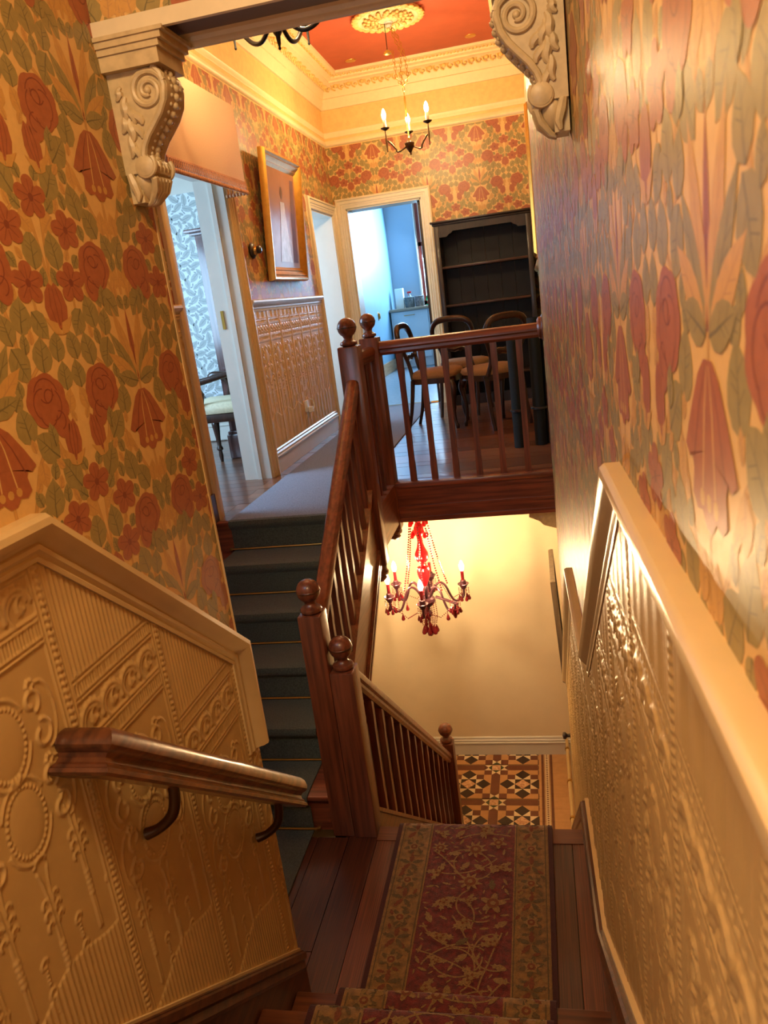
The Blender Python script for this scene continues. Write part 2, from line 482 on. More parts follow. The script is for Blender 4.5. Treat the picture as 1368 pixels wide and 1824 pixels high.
def make_tile():
    P = Print(); A = TW / 2
    k = TW / .56; q = TH / .61
    # stems
    for mir in (1, -1):
        for si, (pts, w) in enumerate((([(0, -.30), (.01, -.2), (.0, -.1), (0, .1)], .004), ([(0, -.16), (.05, -.12), (.10, -.03), (.15, .02), (.175, .06)], .0045),
                       ([(A / k, -.3), (.27, -.2), (.25, -.06), (.24, 0)], .004), ([(.24, -.06), (.2, -.03), (.13, .14), (.12, .25), (.10, .33)], .0045),
                       ([(.13, .14), (.2, .19), (.25, .22), (A / k, .25)], .004), ([(.26, -.16), (.22, -.12), (.19, -.14), (.185, -.16)], .0035),
                       ([(.05, -.12), (.09, -.19), (.08, -.23), (.095, -.26)], .004), ([(.2, .19), (.21, .27), (.207, .33)], .0035),
                       ([(.02, .28), (.05, .31), (.03, .36), (.05, .40), (.02, .42)], .003))):
            xs = [(p[0] * mir * k, p[1] * q) for p in pts]
            # smooth
            fine = []
            for i in range(len(xs) - 1):
                p0, p1, p2, p3 = xs[max(0, i - 1)], xs[i], xs[i + 1], xs[min(len(xs) - 1, i + 2)]
                for t in np.linspace(0, 1, 6)[:-1]:
                    fine.append(tuple(.5 * (2 * p1[j] + (p2[j] - p0[j]) * t + (2 * p0[j] - 5 * p1[j] + 4 * p2[j] - p3[j]) * t * t + (3 * p1[j] - p0[j] - 3 * p2[j] + p3[j]) * t ** 3) for j in (0, 1)))
            fine.append(xs[-1])
            P.strip(fine, w, 6, -2 + si * .14 + (.07 if mir > 0 else 0)); P.strip(fine, w * .62, 3, -.5 + si * .14 + (.07 if mir > 0 else 0))
    occ = []

    def both(u, v, fn, rad, *a):
        u *= k; v *= q
        if abs(u) < 1e-6 or abs(u - A) < 1e-4:
            fn(P, (u, v), *a); occ.append((u, v, rad))
        else:
            for mir in (1, -1):
                fn(P, (u * mir, v), *a, mir); occ.append((u * mir, v, rad))
    both(.098, .375, d_rose, .056, .046, .2)
    both(.175, .100, d_rose, .056, .048, 0)
    both(.28, .29, d_bud, .045, .085, .07, 0)
    both(.205, .338, d_flower, .040, .039, .3)
    both(.28, -.100, d_flower, .040, .039, PI / 2)
    both(.182, -.160, d_flower, .040, .038, .5)
    both(.232, .008, d_bud, .040, .08, .052, -.15)
    # big bell flower
    pts = [(-.012, .075), (.012, .075), (.03, .06), (.055, .02), (.074, -.016), (.06, -.026), (.052, -.02), (.046, -.034), (.05, -.06), (.036, -.072), (.02, -.068), (.008, -.082), (-.008, -.082), (-.02, -.068), (-.036, -.072), (-.05, -.06), (-.046, -.034), (-.052, -.02), (-.06, -.026), (-.074, -.016), (-.055, .02), (-.03, .06)]
    P.fan((0, -.005), [(x * k * 1.25, y * q) for x, y in pts], 2, 7)
    for x1, y1 in ((-.05, -.02), (-.02, -.04), (.02, -.04), (.05, -.02)):
        P.strip([(x1 * .15, .07 * q), (x1 * .6, .03 * q), (x1, y1)], [.0006, .0014, .0016], 0 if abs(x1) < .03 else 5, 7.6 + x1 * 4)
    for x1 in (-.022, 0, .022):
        P.fan((x1, -.048), rad_poly((x1, -.048), lambda a: .008, 8), 3, 8.4)
    occ.append((0, 0, .075)); occ.append((0, -.04, .06)); occ.append((.05, -.01, .04)); occ.append((-.05, -.01, .04))
    # the fan of blades
    for a, L, mi in ((0, .16, 2), (.32, .17, 3), (-.32, .17, 3), (.62, .14, 1), (-.62, .14, 1), (.95, .12, 3), (-.95, .12, 3), (1.3, .08, 1), (-1.3, .08, 1)):
        c = (math.sin(a) * L * .55, .095 * q + math.cos(a) * L * .5)
        d_leaf(P, c, L * .95, .036 if mi != 2 else .02, -a, 1, mi, 4 if mi == 1 else (5 if mi == 2 else 6), 1.2 + 3 * abs(a) + (.6 if a < 0 else 0))
    occ.append((0, .17 * q, .085)); occ.append((0, .10 * q, .06))
    # leaves fill what is left
    r2 = random.Random(11); slots = []

    def free(u, v, rad):
        for (a, b, r) in occ:
            du = abs(u - a) % TW; du = min(du, TW - du); dv = abs(v - b) % TH; dv = min(dv, TH - dv)
            if math.hypot(du, dv) < (r + rad) * .93: return False
        return True
    for rad, L, Wd, mi, tries in ((.030, .070, .058, 1, 3000), (.0245, .058, .048, 1, 3500), (.019, .048, .036, 3, 3500), (.0135, .034, .027, 1, 3500), (.0095, .026, .017, 3, 3500)):
        for _ in range(tries):
            u = r2.uniform(.008, A - .008); v = r2.uniform(0, TH)
            if u < rad * .9 or A - u < rad * .9: continue
            if free(u, v, rad):
                rot = r2.uniform(-.75, .75) + (-.25 if u < A / 2 else .25)
                if r2.random() < .2: rot += PI
                L2 = L * r2.uniform(.92, 1.1)
                for mir in (1, -1):
                    used = set()
                    for (a, b, r, sl) in slots:
                        du = abs(u * mir - a) % TW; du = min(du, TW - du); dv = abs(v - b) % TH; dv = min(dv, TH - dv)
                        if math.hypot(du, dv) < (r + rad) * 1.6: used.add(sl)
                    sl = min(x_ for x_ in range(30) if x_ not in used)
                    d_leaf(P, (u * mir, v), L2, Wd, rot, mir, mi, 4 if mi == 1 else 6, 1.2 + .7 * sl)
                    occ.append((u * mir, v, rad)); slots.append((u * mir, v, rad, sl))
    return P.arrays()


def make_pale_tile():
    P = Print(); r2 = random.Random(5); occ = []
    for rad, L, Wd in ((.04, .11, .055), (.028, .08, .04), (.018, .05, .025), (.011, .03, .016)):
        for _ in range(1500):
            u = r2.uniform(0, .4); v = r2.uniform(0, .4)
            if all(math.hypot(min(abs(u - a), .4 - abs(u - a)), min(abs(v - b), .4 - abs(v - b))) > (rad + r) * .9 for a, b, r in occ):
                d_leaf(P, (u, v), L, Wd, r2.uniform(0, 6.28), 1, 1, 2, 2 + (len(occ) % 9) * .7); occ.append((u, v, rad))
    return P.arrays()


TILE = make_tile()
TILE_PALE = make_pale_tile()


def clip_poly(poly, planes):
    for (nx, ny, d) in planes:
        out = []
        for i in range(len(poly)):
            a = poly[i]; b = poly[(i + 1) % len(poly)]
            da = a[0] * nx + a[1] * ny - d; db = b[0] * nx + b[1] * ny - d
            if da >= 0: out.append(a)
            if (da >= 0) != (db >= 0):
                t = da / (da - db); out.append((a[0] + (b[0] - a[0]) * t, a[1] + (b[1] - a[1]) * t))
        poly = out
        if len(poly) < 3: return []
    return poly


def planes_of(region):
    ar = sum(region[i][0] * region[(i + 1) % len(region)][1] - region[(i + 1) % len(region)][0] * region[i][1] for i in range(len(region)))
    rg = region if ar > 0 else region[::-1]
    out = []
    for i in range(len(rg)):
        a = rg[i]; b = rg[(i + 1) % len(rg)]
        nx, ny = -(b[1] - a[1]), b[0] - a[0]; l = math.hypot(nx, ny)
        out.append((nx / l, ny / l, (a[0] * nx + a[1] * ny) / l))
    return out


def paper(mb, to3, regions, u0=0, v0=0, tile=None, tw=TW, th=TH):
    """lays printed paper over convex regions (s, z) of a wall plane"""
    T, M, Lr = tile or TILE
    step = .00008
    for reg in regions:
        mb.add([to3(s, 0.0004, z) for s, z in reg], [tuple(range(len(reg)))], 0)
        pl = planes_of(reg)
        s0 = min(p[0] for p in reg); s1 = max(p[0] for p in reg); z0 = min(p[1] for p in reg); z1 = max(p[1] for p in reg)
        for i in range(math.floor((s0 - u0) / tw - .6), math.ceil((s1 - u0) / tw + .6) + 1):
            for j in range(math.floor((z0 - v0) / th - 1.3), math.ceil((z1 - v0) / th + .8) + 1):
                Q = T + np.array((u0 + i * tw, v0 + j * th))
                if Q[..., 0].max() < s0 or Q[..., 0].min() > s1 or Q[..., 1].max() < z0 or Q[..., 1].min() > z1: continue
                D = np.stack([Q[..., 0] * nx + Q[..., 1] * ny - d for nx, ny, d in pl], -1)
                inside = (D >= 0).all((1, 2)); outside = (D < 0).all(1).any(-1)
                for k in np.nonzero(inside)[0]:
                    o = .0004 + step * (Lr[k] + 3)
                    mb.add([to3(a, o, b) for a, b in Q[k]], [(0, 1, 2)], int(M[k]))
                for k in np.nonzero(~inside & ~outside)[0]:
                    pp = clip_poly([tuple(x) for x in Q[k]], pl)
                    if len(pp) >= 3:
                        o = .0004 + step * (Lr[k] + 3)
                        mb.add([to3(a, o, b) for a, b in pp], [tuple(range(len(pp)))], int(M[k]))


# ------------------------------------------------------------------ embossed dado covering
LP = 0.33                         # width of one panel strip
LQ0, LQ1, LRES = -1.35, 0.45, 0.0015


def make_relief():
    nx = int(LP / LRES); nz = int((LQ1 - LQ0) / LRES)
    xs = (np.arange(nx) + .5) * LRES; zs = LQ0 + (np.arange(nz) + .5) * LRES
    X, Zq = np.meshgrid(xs, zs); H = np.zeros_like(X)
    rnd = lambda d, w: np.sqrt(np.clip(1 - (d / w) ** 2, 0, 1))
    field = X > .04

    def mx(h): np.maximum(H, h, out=H)
    # bead column
    for p, w, h in ((.003, .003, .004), (.011, .003, .005), (.031, .003, .005), (.0385, .003, .004)):
        mx(h * rnd(np.abs(X - p), w))
    zz = (Zq % .014) - .007
    mx(.007 * rnd(np.hypot((X - .021) * .95 + zz * .4, zz), .0082))
    # reeds at the top and bottom
    reed = .0045 * np.abs(np.sin((X - .04) / .0132 * PI))
    mx(np.where((Zq > .0) & field, reed, 0))
    mx(np.where((Zq < -.74 - .02 * np.cos((X - .04) / .29 * 2 * PI)) & field, reed, 0))
    # fluted strips
    for t0, t1 in ((-.045, 0), (-.172, -.122)):
        for z in (t1, t1 - .009, t0 + .009, t0): mx(np.where(field, .0045 * rnd(np.abs(Zq - z), .0035), 0))
        mx(np.where(field & (Zq < t1 - .012) & (Zq > t0 + .012), .0035 * (np.sin(X / .0085 * 2 * PI) > 0), 0))

    def stamp(pts, w, h):
        for (x, z) in pts:
            i0 = max(0, int((x - w) / LRES)); i1 = min(nx, int((x + w) / LRES) + 2)
            j0 = max(0, int((z - w - LQ0) / LRES)); j1 = min(nz, int((z + w - LQ0) / LRES) + 2)
            if i0 >= i1 or j0 >= j1: continue
            sub = H[j0:j1, i0:i1]
            np.maximum(sub, h * rnd(np.hypot(X[j0:j1, i0:i1] - x, Zq[j0:j1, i0:i1] - z), w), out=sub)

    def arc(cx, cz, r, a0, a1, w, h, rz=None, n=40, sp=0.0):
        a = np.linspace(a0, a1, n); t = np.linspace(0, 1, n)
        stamp([(cx + (r * (1 - sp * q)) * math.cos(b), cz + ((rz or r) * (1 - sp * q)) * math.sin(b)) for b, q in zip(a, t)], w, h)
    # running scroll band
    for k in range(4):
        cx = .075 + k * .0715
        arc(cx, -.098, .036, .2, PI + .2, .006, .006)
        arc(cx, -.098, .026, .4, PI + .8, .0045, .0045)
        arc(cx + .012, -.092, .017, 1.0, 5.2, .004, .005, sp=.5)
        for a in range(6): stamp([(cx + .004 + .006 * math.cos(a), -.10 + .006 * math.sin(a))], .0038, .0055)
        for a in np.linspace(.3, 2.9, 8): stamp([(cx + .043 * math.cos(a), -.098 + .043 * math.sin(a))], .0035, .004)
    # ovals with scrolls
    for cz in (-.285, -.425):
        cx = .185
        mx(.004 * np.sqrt(np.clip(1 - ((X - cx) / .042) ** 2 - ((Zq - cz) / .056) ** 2, 0, 1)))
        for a in np.linspace(0, 2 * PI, 34)[:-1]: stamp([(cx + .046 * math.cos(a), cz + .06 * math.sin(a))], .004, .0045)
        arc(cx, cz, .058, .5, PI - .5, .0035, .004, rz=.074)
        arc(cx, cz, .058, PI + .4, 2 * PI - .4, .0035, .004, rz=.074)
        for sg in (-1, 1):
            arc(cx + sg * .078, cz + .035, .022, -1.2 if sg > 0 else PI + 1.2, 4.4 if sg > 0 else PI - 4.4, .0045, .005, sp=.55)
            arc(cx + sg * .086, cz - .03, .026, 1.4 if sg > 0 else PI - 1.4, -4.2 if sg > 0 else PI + 4.2, .0045, .005, sp=.55)
            arc(cx + sg * .10, cz, .03, PI / 2, -PI / 2 if sg > 0 else 3 * PI / 2, .0032, .004, rz=.06)
            for a in range(7): stamp([(cx + sg * .084 + .008 * math.cos(a), cz + .062 + .008 * math.sin(a))], .0042, .006)
        stamp([(cx + .01 * t, cz + .068 + .01 * abs(t)) for t in np.linspace(-1, 1, 9)], .005, .006)
    # hanging spindles
    for cx, zt in ((.085, -.46), (.185, -.52), (.285, -.46)):
        for sg in (-1, 1):
            stamp([(cx + sg * (.003 + .010 * math.exp(-t * 9)), zt - t * .27) for t in np.linspace(0, 1, 120)], .0026, .0042)
            for k, t in enumerate((.22, .3, .38)): arc(cx + sg * .014, zt - t * .27, .007, 0, 4, .0026, .004)
        for t in np.linspace(.55, .72, 5): stamp([(cx, zt - t * .27)], .0075, .005)
        arc(cx, zt + .01, .015, .3, PI - .3, .0035, .0045)
        for dx in (-.05, .05):
            stamp([(cx + dx, zt - .22 - .008 * k) for k in range(4)], .0035, .0045); arc(cx + dx, zt - .205, .008, 0, 5, .0025, .004)
    return H


RELIEF = make_relief()


def relief_at(p, q):
    nz, nx = RELIEF.shape
    fx = np.mod(p, LP) / LRES - .5; fz = np.clip((q - LQ0) / LRES - .5, 0, nz - 1.001)
    i = np.floor(fx).astype(int); j = np.floor(fz).astype(int); a = fx - i; b = fz - j
    i0 = np.mod(i, nx); i1 = np.mod(i + 1, nx); j1 = np.minimum(j + 1, nz - 1)
    return (RELIEF[j, i0] * (1 - a) + RELIEF[j, i1] * a) * (1 - b) + (RELIEF[j1, i0] * (1 - a) + RELIEF[j1, i1] * a) * b


def lincrusta(name, to3, s0, s1, lo, hi, top, ds, dz, mats, parent, base=.004, s_off=0.0, kz=1.0, kp=1.0, gain=1.0):
    """embossed covering from lo(s) to hi(s); top(k) = height of the upper strip of panel k"""
    ss = np.arange(s0, s1 + ds * .5, ds); n = len(ss)
    hmax = max(hi(s) - lo(s) for s in ss); m = int(hmax / dz) + 2
    t = np.linspace(0, 1, m)
    lo_ = np.array([lo(s) for s in ss]); hi_ = np.array([hi(s) for s in ss])
    Zg = lo_[:, None] + (hi_ - lo_)[:, None] * t[None]
    Sg = np.repeat(ss[:, None], m, 1)
    pk = np.floor((Sg - s_off) / (LP * kp)).astype(int)
    tops = np.vectorize(top)(pk)
    Hh = relief_at((Sg - s_off) / kp, (Zg - tops) / kz) * gain + base
    V = np.stack([np.stack(to3(Sg, Hh, Zg), -1)], 0)[0].reshape(-1, 3)
    idx = np.arange(n * m).reshape(n, m)
    Qd = np.stack([idx[:-1, :-1], idx[1:, :-1], idx[1:, 1:], idx[:-1, 1:]], -1).reshape(-1, 4)
    return raw_mesh(name, V, Qd, mats, parent)


def rect(a, b, c, d): return [(a, c), (b, c), (b, d), (a, d)]


# ================================================================== STRUCTURE
DADO = [(0, -.078), (.012, -.078), (.013, -.07), (.009, -.066), (.016, -.058), (.016, -.05), (.012, -.047), (.02, -.04), (.034, -.03), (.042, -.018), (.04, -.006), (.03, 0), (0, 0)]
BULL = 0.225                       # going of the near flight
# ---- partition beside the near flight
wl = MB().box(XL - .12, XL, -1.2, YC, -.02, 3.4)
L_TOP = [(-1.2, 1.885), (1.126, 1.895), (1.829, 1.318), (1.829, 1.0)]


def lw_dado(s): return 1.885 if s < 1.126 else 1.895 - (s - 1.126) * .8208


def lw_skirt(s): return .905 if s < 1.0 else .905 - (s - 1.0) * .80


paper(wl, LW, [[(-.2, 1.86), (1.126, 1.86), (1.126, 3.4), (-.2, 3.4)], [(1.126, 1.86), (1.822, 1.29), (1.822, 3.4), (1.126, 3.4)]], u0=1.59, v0=1.985)
wl.m = [m if i >= 6 else 7 for i, m in enumerate(wl.m)]
wall_left = struct(wl.build('wall_left', PAPER + [CREAMW], smooth=0))
lincrusta('embossed_panel', LW, .55, 1.822, lambda s: max(-.05, lw_skirt(s) - .02), lambda s: min(lw_dado(s) - .03, 9) if s < 1.755 else min(lw_dado(s) - .03, 9),
          lambda k: 1.580 - (k) * .273, .0028, .0032, LINC, wall_left, s_off=1.07, gain=.62)
d = MB().sweep(L_TOP, DADO, LW); d.build('dado_rail', CREAMP, wall_left)
# return of the dado on the free end
ED = lambda s, o, z: (s, YC + o, z)
MB().sweep([(XL - .12, 1.125), (XL + .004, 1.125)], DADO, ED).build('dado_return', CREAMP, wall_left)
MB().box(XL - .118, XL + .002, YC, YC + .006, 0, 1.05).build('embossed_end', LINC, wall_left)
MB().box(XL - .008, XL + .003, YC - .006, YC + .003, 1.30, 2.50).build('corner_bead', CREAMP, wall_left)
# skirting of the partition
sk = MB()
sk.prism([(-1.2, .905), (1.0, .905), (YC, .905 - (YC - 1.0) * .80), (YC, 0), (1.0, .0), (-1.2, .0)], lambda a, b, c: LW(a, c, b), 0, .02)
sk.build('skirting_board', SKIRTW, wall_left)
SKT = [(.02, -.06), (.03, -.055), (.034, -.045), (.026, -.03), (.034, -.02), (.03, -.004), (.0, 0), (.0, -.06)]
MB().sweep([(-1.2, .905), (1.0, .905), (YC, .905 - (YC - 1.0) * .80)], SKT, LW).build('skirting_moulding', SKIRTW, wall_left)
MB().sweep([(-1.2, .913), (1.0, .913), (YC, .913 - (YC - 1.0) * .80)], [(.0, -.008), (.012, -.008), (.012, 0), (0, 0)], LW).build('skirting_bead', CREAMP, wall_left)
# close the far side of the half landing and the space behind the viewer
struct(MB().box(XH - .2, XL - .12, 1.2, 1.3, -.1, 4.4).build('wall_landing_back', CREAMW))
struct(MB().box(-1.0, .5, -1.35, -1.2, .7, 3.5).build('wall_behind', CREAMW))
struct(MB().box(-1.0, .5, -1.35, 1.70, 3.4, 3.5).build('ceiling_near', IVORY))

# ---- wall along the other side of the stairs
R_TOP = [(-1.2, 1.885), (1.2, 1.885), (2.2, 1.065), (2.92, 1.065), (4.42, -.228)]


def rw_dado(s):
    for (a, b), (c, d_) in zip(R_TOP[:-1], R_TOP[1:]):
        if s <= c: return b + (d_ - b) * (s - a) / (c - a)
    return -.228


R_SK = [(-1.2, .905), (1.02, .905), (2.05, .15), (2.70, .15), (4.42, -1.33)]


def rw_skirt(s):
    for (a, b), (c, d_) in zip(R_SK[:-1], R_SK[1:]):
        if s <= c: return b + (d_ - b) * (s - a) / (c - a)
    return -1.33


YE = 4.42
wr = MB()
wr.add([RW(-1.2, 0, -2), RW(YE, 0, -2), RW(YE, 0, 4.4), RW(-1.2, 0, 4.4), RW(-1.2, -.3, -2), RW(YE, -.3, -2), RW(YE, -.3, 4.4), RW(-1.2, -.3, 4.4)],
       [(0, 1, 2, 3), (7, 6, 5, 4), (1, 5, 6, 2), (4, 0, 3, 7), (3, 2, 6, 7), (0, 4, 5, 1)], 0)
dd = .02
paper(wr, RW, [[(-.3, 1.885 - dd), (1.2, 1.885 - dd), (1.2, 3.0), (-.3, 3.0)], [(1.2, 1.885 - dd), (2.2, 1.065 - dd), (2.2, 3.5), (1.2, 3.5)],
               [(2.2, 1.065 - dd), (2.92, 1.065 - dd), (2.92, 3.66), (2.2, 3.66)], [(2.92, 1.065 - dd), (YE, -.228 - dd), (YE, 3.66), (2.92, 3.66)]], u0=.62, v0=2.03)
wr.m = [m if i >= 6 else 7 for i, m in enumerate(wr.m)]
wall_right = struct(wr.build('wall_right', PAPER + [CREAMW], smooth=0))
lincrusta('embossed_panel', RW, .12, 4.40, lambda s: rw_skirt(s) - .02, lambda s: rw_dado(s) - .03, lambda k: rw_dado(.1 + (k + .5) * LP) - .20, .006, .0045, LINC_R, wall_right, s_off=.1, gain=.75)
DADOR = [(o * .8, w) for o, w in DADO]
MB().sweep(R_TOP, DADOR, RW).build('dado_rail', CREAMP, wall_right)
sk = MB()
for i in range(len(R_SK) - 1):
    (a, b), (c, e) = R_SK[i], R_SK[i + 1]
    sk.prism([(a, b), (c, e), (c, e - .42), (a, b - .42)], lambda p, q, o: RW(p, o, q), 0, .03)
sk.build('skirting_board', SKIRTW, wall_right)
MB().sweep(R_SK, [(o * 1.25, w) for o, w in SKT], RW).build('skirting_moulding', SKIRTW, wall_right)
MB().sweep([(a, b + .012) for a, b in R_SK], [(.0, -.012), (.02, -.012), (.02, 0), (0, 0)], RW).build('skirting_bead', CREAMP, wall_right)

# ---- bulkhead over the head of the near flight
ZB = 2.80
bk = MB().box(XL - .12, .4, 1.70, 1.86, ZB, 4.4)
BW = lambda s, o, z: (s, 1.70 - o, z)
paper(bk, BW, [rect(XL, RWX(1.7), ZB, 3.4)], u0=-.80, v0=2.95)
bk.m = [m if i >= 6 else 7 for i, m in enumerate(bk.m)]
beam = struct(bk.build('wall_bulkhead', PAPER + [CREAMW], smooth=0))
MB().box(XL, RWX(1.7), 1.73, 1.83, ZB - .006, ZB + .001).build('soffit_panel', PURPLE, beam)
for y0, sg in ((1.694, 1), (1.866, -1)):
    pr = [(0, .006), (0, -.026), (.012, -.026), (.017, -.02), (.026, -.018), (.03, -.01), (.04, -.006), (.04, .006)]
    m = MB()
    vs = []
    for x in (XL, RWX(1.7)):
        for (a, b) in pr: vs.append((x, y0 + sg * a, ZB + b))
    n = len(pr)
    m.add(vs, [(i, i + 1, n + i + 1, n + i) for i in range(n - 1)] + [tuple(range(n)), tuple(range(2 * n - 1, n - 1, -1))])
    m.build('beam_moulding', IVORY, beam)
# the stair-hall side of the bulkhead is closed above the well
struct(MB().box(XH - .2, XL - .12, 1.70, 1.86, 2.6, 4.4).build('wall_over_landing', CREAMW))

# ---- hall wall with the doors
D1 = (4.05, 4.97, 3.06); D2 = (7.00, 7.79, 3.03)
hl = MB()
T_ = .20
hl.box(XH - T_, XH, 1.25, D1[0], -.05, 4.4); hl.box(XH - T_, XH, D1[0], D1[1], D1[2], 4.4); hl.box(XH - T_, XH, D1[1], D2[0], ZH - .2, 4.4)
hl.box(XH - T_, XH, D2[0], D2[1], D2[2], 4.4); hl.box(XH - T_, XH, D2[1], YF + .25, ZH - .2, 4.4)
nb = len(hl.f)
ZD, ZP = 2.287, 3.655
paper(hl, HL, [rect(2.6, 3.95, ZD - .02, ZP), rect(3.95, 5.07, 3.15, ZP), rect(5.07, 6.88, ZD - .02, ZP), rect(6.88, YF, 3.14, ZP)], u0=5.32, v0=2.53)
for a, b, c, d_ in ((1.9, YF, ZP, 4.02),): hl.add([HL(a, .002, c), HL(b, .002, c), HL(b, .002, d_), HL(a, .002, d_)], [(0, 1, 2, 3)], 8)
hl.m = [m if i >= nb else 7 for i, m in enumerate(hl.m)]
wall_hall = struct(hl.build('wall_hall_left', PAPER + [CREAMW, FRIEZE], smooth=0))
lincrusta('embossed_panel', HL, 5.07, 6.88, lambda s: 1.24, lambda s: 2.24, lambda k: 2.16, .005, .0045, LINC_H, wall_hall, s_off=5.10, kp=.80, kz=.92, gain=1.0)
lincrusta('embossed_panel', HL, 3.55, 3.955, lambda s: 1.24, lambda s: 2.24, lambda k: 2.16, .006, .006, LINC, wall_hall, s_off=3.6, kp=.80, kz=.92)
for a, b in ((2.6, 3.955), (5.06, 6.885)):
    MB().sweep([(a, ZD), (b, ZD)], DADO, HL).build('dado_rail', CREAMP if a < 4 else WHITE, wall_hall)
HSK = [(0, -.175), (.018, -.175), (.018, -.065), (.026, -.06), (.028, -.05), (.018, -.045), (.022, -.03), (.014, -.02), (.016, -.008), (.008, 0), (0, 0)]
for a, b in ((5.06, 6.885),):
    MB().sweep([(a, 1.255), (b, 1.255)], HSK, HL).build('skirting_board', WHITE, wall_hall)
MB().box(XH, XH + .02, 3.80, 3.955, 1.08, 1.24).build('skirting_end', SKIRTW, wall_hall)
ARCH = [(0, -.10), (.022, -.10), (.03, -.09), (.032, -.08), (.022, -.075), (.024, -.05), (.018, -.045), (.018, -.03), (.014, -.026), (.014, -.006), (.008, 0), (0, 0)]


def architrave(parent, plane, a, b, z, zf, m, nm='architrave'):
    MB().sweep([(a, zf), (a, z), (b, z), (b, zf)], [(o, -w) for o, w in ARCH], plane).build(nm, m, parent)


door_1 = struct(MB().box(XH - T_, XH - .002, D1[0] - .0, D1[0] + .012, ZH, D1[2]).box(XH - T_, XH - .002, D1[1] - .012, D1[1], ZH, D1[2]).box(XH - T_, XH - .002, D1[0], D1[1], D1[2] - .012, D1[2]).build('door_1', WHITE))
architrave(door_1, HL, D1[0], D1[1], D1[2], ZH, CREAMP)
MB().box(XH - .10, XH - .07, D1[1] - .026, D1[1] - .012, ZH, D1[2]).build('door_stop', WHITE, door_1)
MB().box(XH - .165, XH - .145, D1[1] - .018, D1[1] - .012, 2.12, 2.24).build('strike_plate', BRASS, door_1)
door_2 = struct(MB().box(XH - T_, XH - .002, D2[0], D2[0] + .012, ZH, D2[2]).box(XH - T_, XH - .002, D2[1] - .012, D2[1], ZH, D2[2]).box(XH - T_, XH - .002, D2[0], D2[1], D2[2] - .012, D2[2]).build('door_2', WHITE))
architrave(door_2, HL, D2[0], D2[1], D2[2], ZH, IVORY)

# ---- end wall of the hall
KX = (-1.74, -.99, 3.08)
fw = MB().box(XH - .5, KX[0], YF, YF + .25, ZH - .2, 4.4).box(KX[0], KX[1], YF, YF + .25, KX[2], 4.4).box(KX[1], .4, YF, YF + .25, ZH - .2, 4.4)
nb = len(fw.f)
paper(fw, FW, [rect(XH, -.89, 3.14, ZP), rect(-.89, XR, 1.9, ZP)], u0=-1.408, v0=3.03)
fw.add([FW(XH, .002, ZP), FW(XR, .002, ZP), FW(XR, .002, 4.02), FW(XH, .002, 4.02)], [(0, 1, 2, 3)], 8)
fw.m = [m if i >= nb else 7 for i, m in enumerate(fw.m)]
wall_far = struct(fw.build('wall_far', PAPER + [CREAMW, FRIEZE], smooth=0))
door_3 = struct(MB().box(KX[0], KX[0] + .012, YF + .002, YF + .25, ZH, KX[2]).box(KX[1] - .012, KX[1], YF + .002, YF + .25, ZH, KX[2]).box(KX[0], KX[1], YF + .002, YF + .25, KX[2] - .012, KX[2]).build('door_3', IVORY))
architrave(door_3, FW, KX[0], KX[1], KX[2], ZH, IVORY)
MB().box(KX[1] - .05, KX[1] - .012, YF + .10, YF + .25, ZH, KX[2] - .012).build('door_edge', DARKW, door_3)

# ---- hall wall above the stairwell side
hr = MB().box(XR, XR + .3, YE, YF + .25, ZH - .2, 4.4)
paper(hr, HR, [rect(YE, YF, ZD - .02, ZP)], u0=4.8, v0=2.53)
hr.add([HR(1.9, .03, ZP), HR(YF, .002, ZP), HR(YF, .002, 4.02), HR(1.9, .03, 4.02)], [(0, 1, 2, 3)], 8)
hr.m = [m if i >= 6 else 7 for i, m in enumerate(hr.m)]
wall_hr = struct(hr.build('wall_hall_right', PAPER + [CREAMW, FRIEZE], smooth=0))
lincrusta('embossed_panel', HR, YE, 7.85, lambda s: 1.24, lambda s: 2.24, lambda k: 2.16, .012, .008, LINC, wall_hr, s_off=YE, kp=.8, kz=.92)
MB().sweep([(YE, ZD), (7.88, ZD)], DADO, HR).build('dado_rail', CREAMP, wall_hr)
MB().sweep([(YE, 1.255), (7.88, 1.255)], HSK, HR).build('skirting_board', SKIRTW, wall_hr)

# ---- ceiling, cornice, picture rail
PLAN = lambda a, o, b: (a, b, o)
ring = [(XH, 1.86), (XH, YF), (XR, YF), (XR, 1.86)]
CO = [(3.985, 0), (3.985, -.02), (4.0, -.028), (4.02, -.03), (4.035, -.04), (4.07, -.045), (4.075, -.055), (4.09, -.06), (4.135, -.075), (4.165, -.11), (4.175, -.145), (4.178, -.15), (4.19, -.152), (4.195, -.165), (4.2, -.185), (4.215, -.19), (4.225, -.235), (4.225, -.245), (4.24, -.247), (4.25, -.25), (4.3, 0)]
cornice = struct(MB().sweep(ring, CO, PLAN).build('trim_cornice', CORN))
PR = [(3.66, 0), (3.665, -.012), (3.68, -.022), (3.69, -.022), (3.70, -.014), (3.71, -.01), (3.72, 0)]
struct(MB().sweep(ring, PR, PLAN).build('trim_picture_rail', CORN))
FRB = [(3.74, 0), (3.742, -.006), (3.75, -.008), (3.76, -.004), (3.78, -.004), (3.788, -.008), (3.795, 0)]
struct(MB().sweep(ring, FRB, PLAN).build('trim_frieze_band', CORN))
ceil = struct(MB().box(XH - .3, .4, 1.8, 8.2, 4.245, 4.4).build('ceiling', REDC))
# cast relief on the cornice
rel = MB(); r3 = random.Random(3)


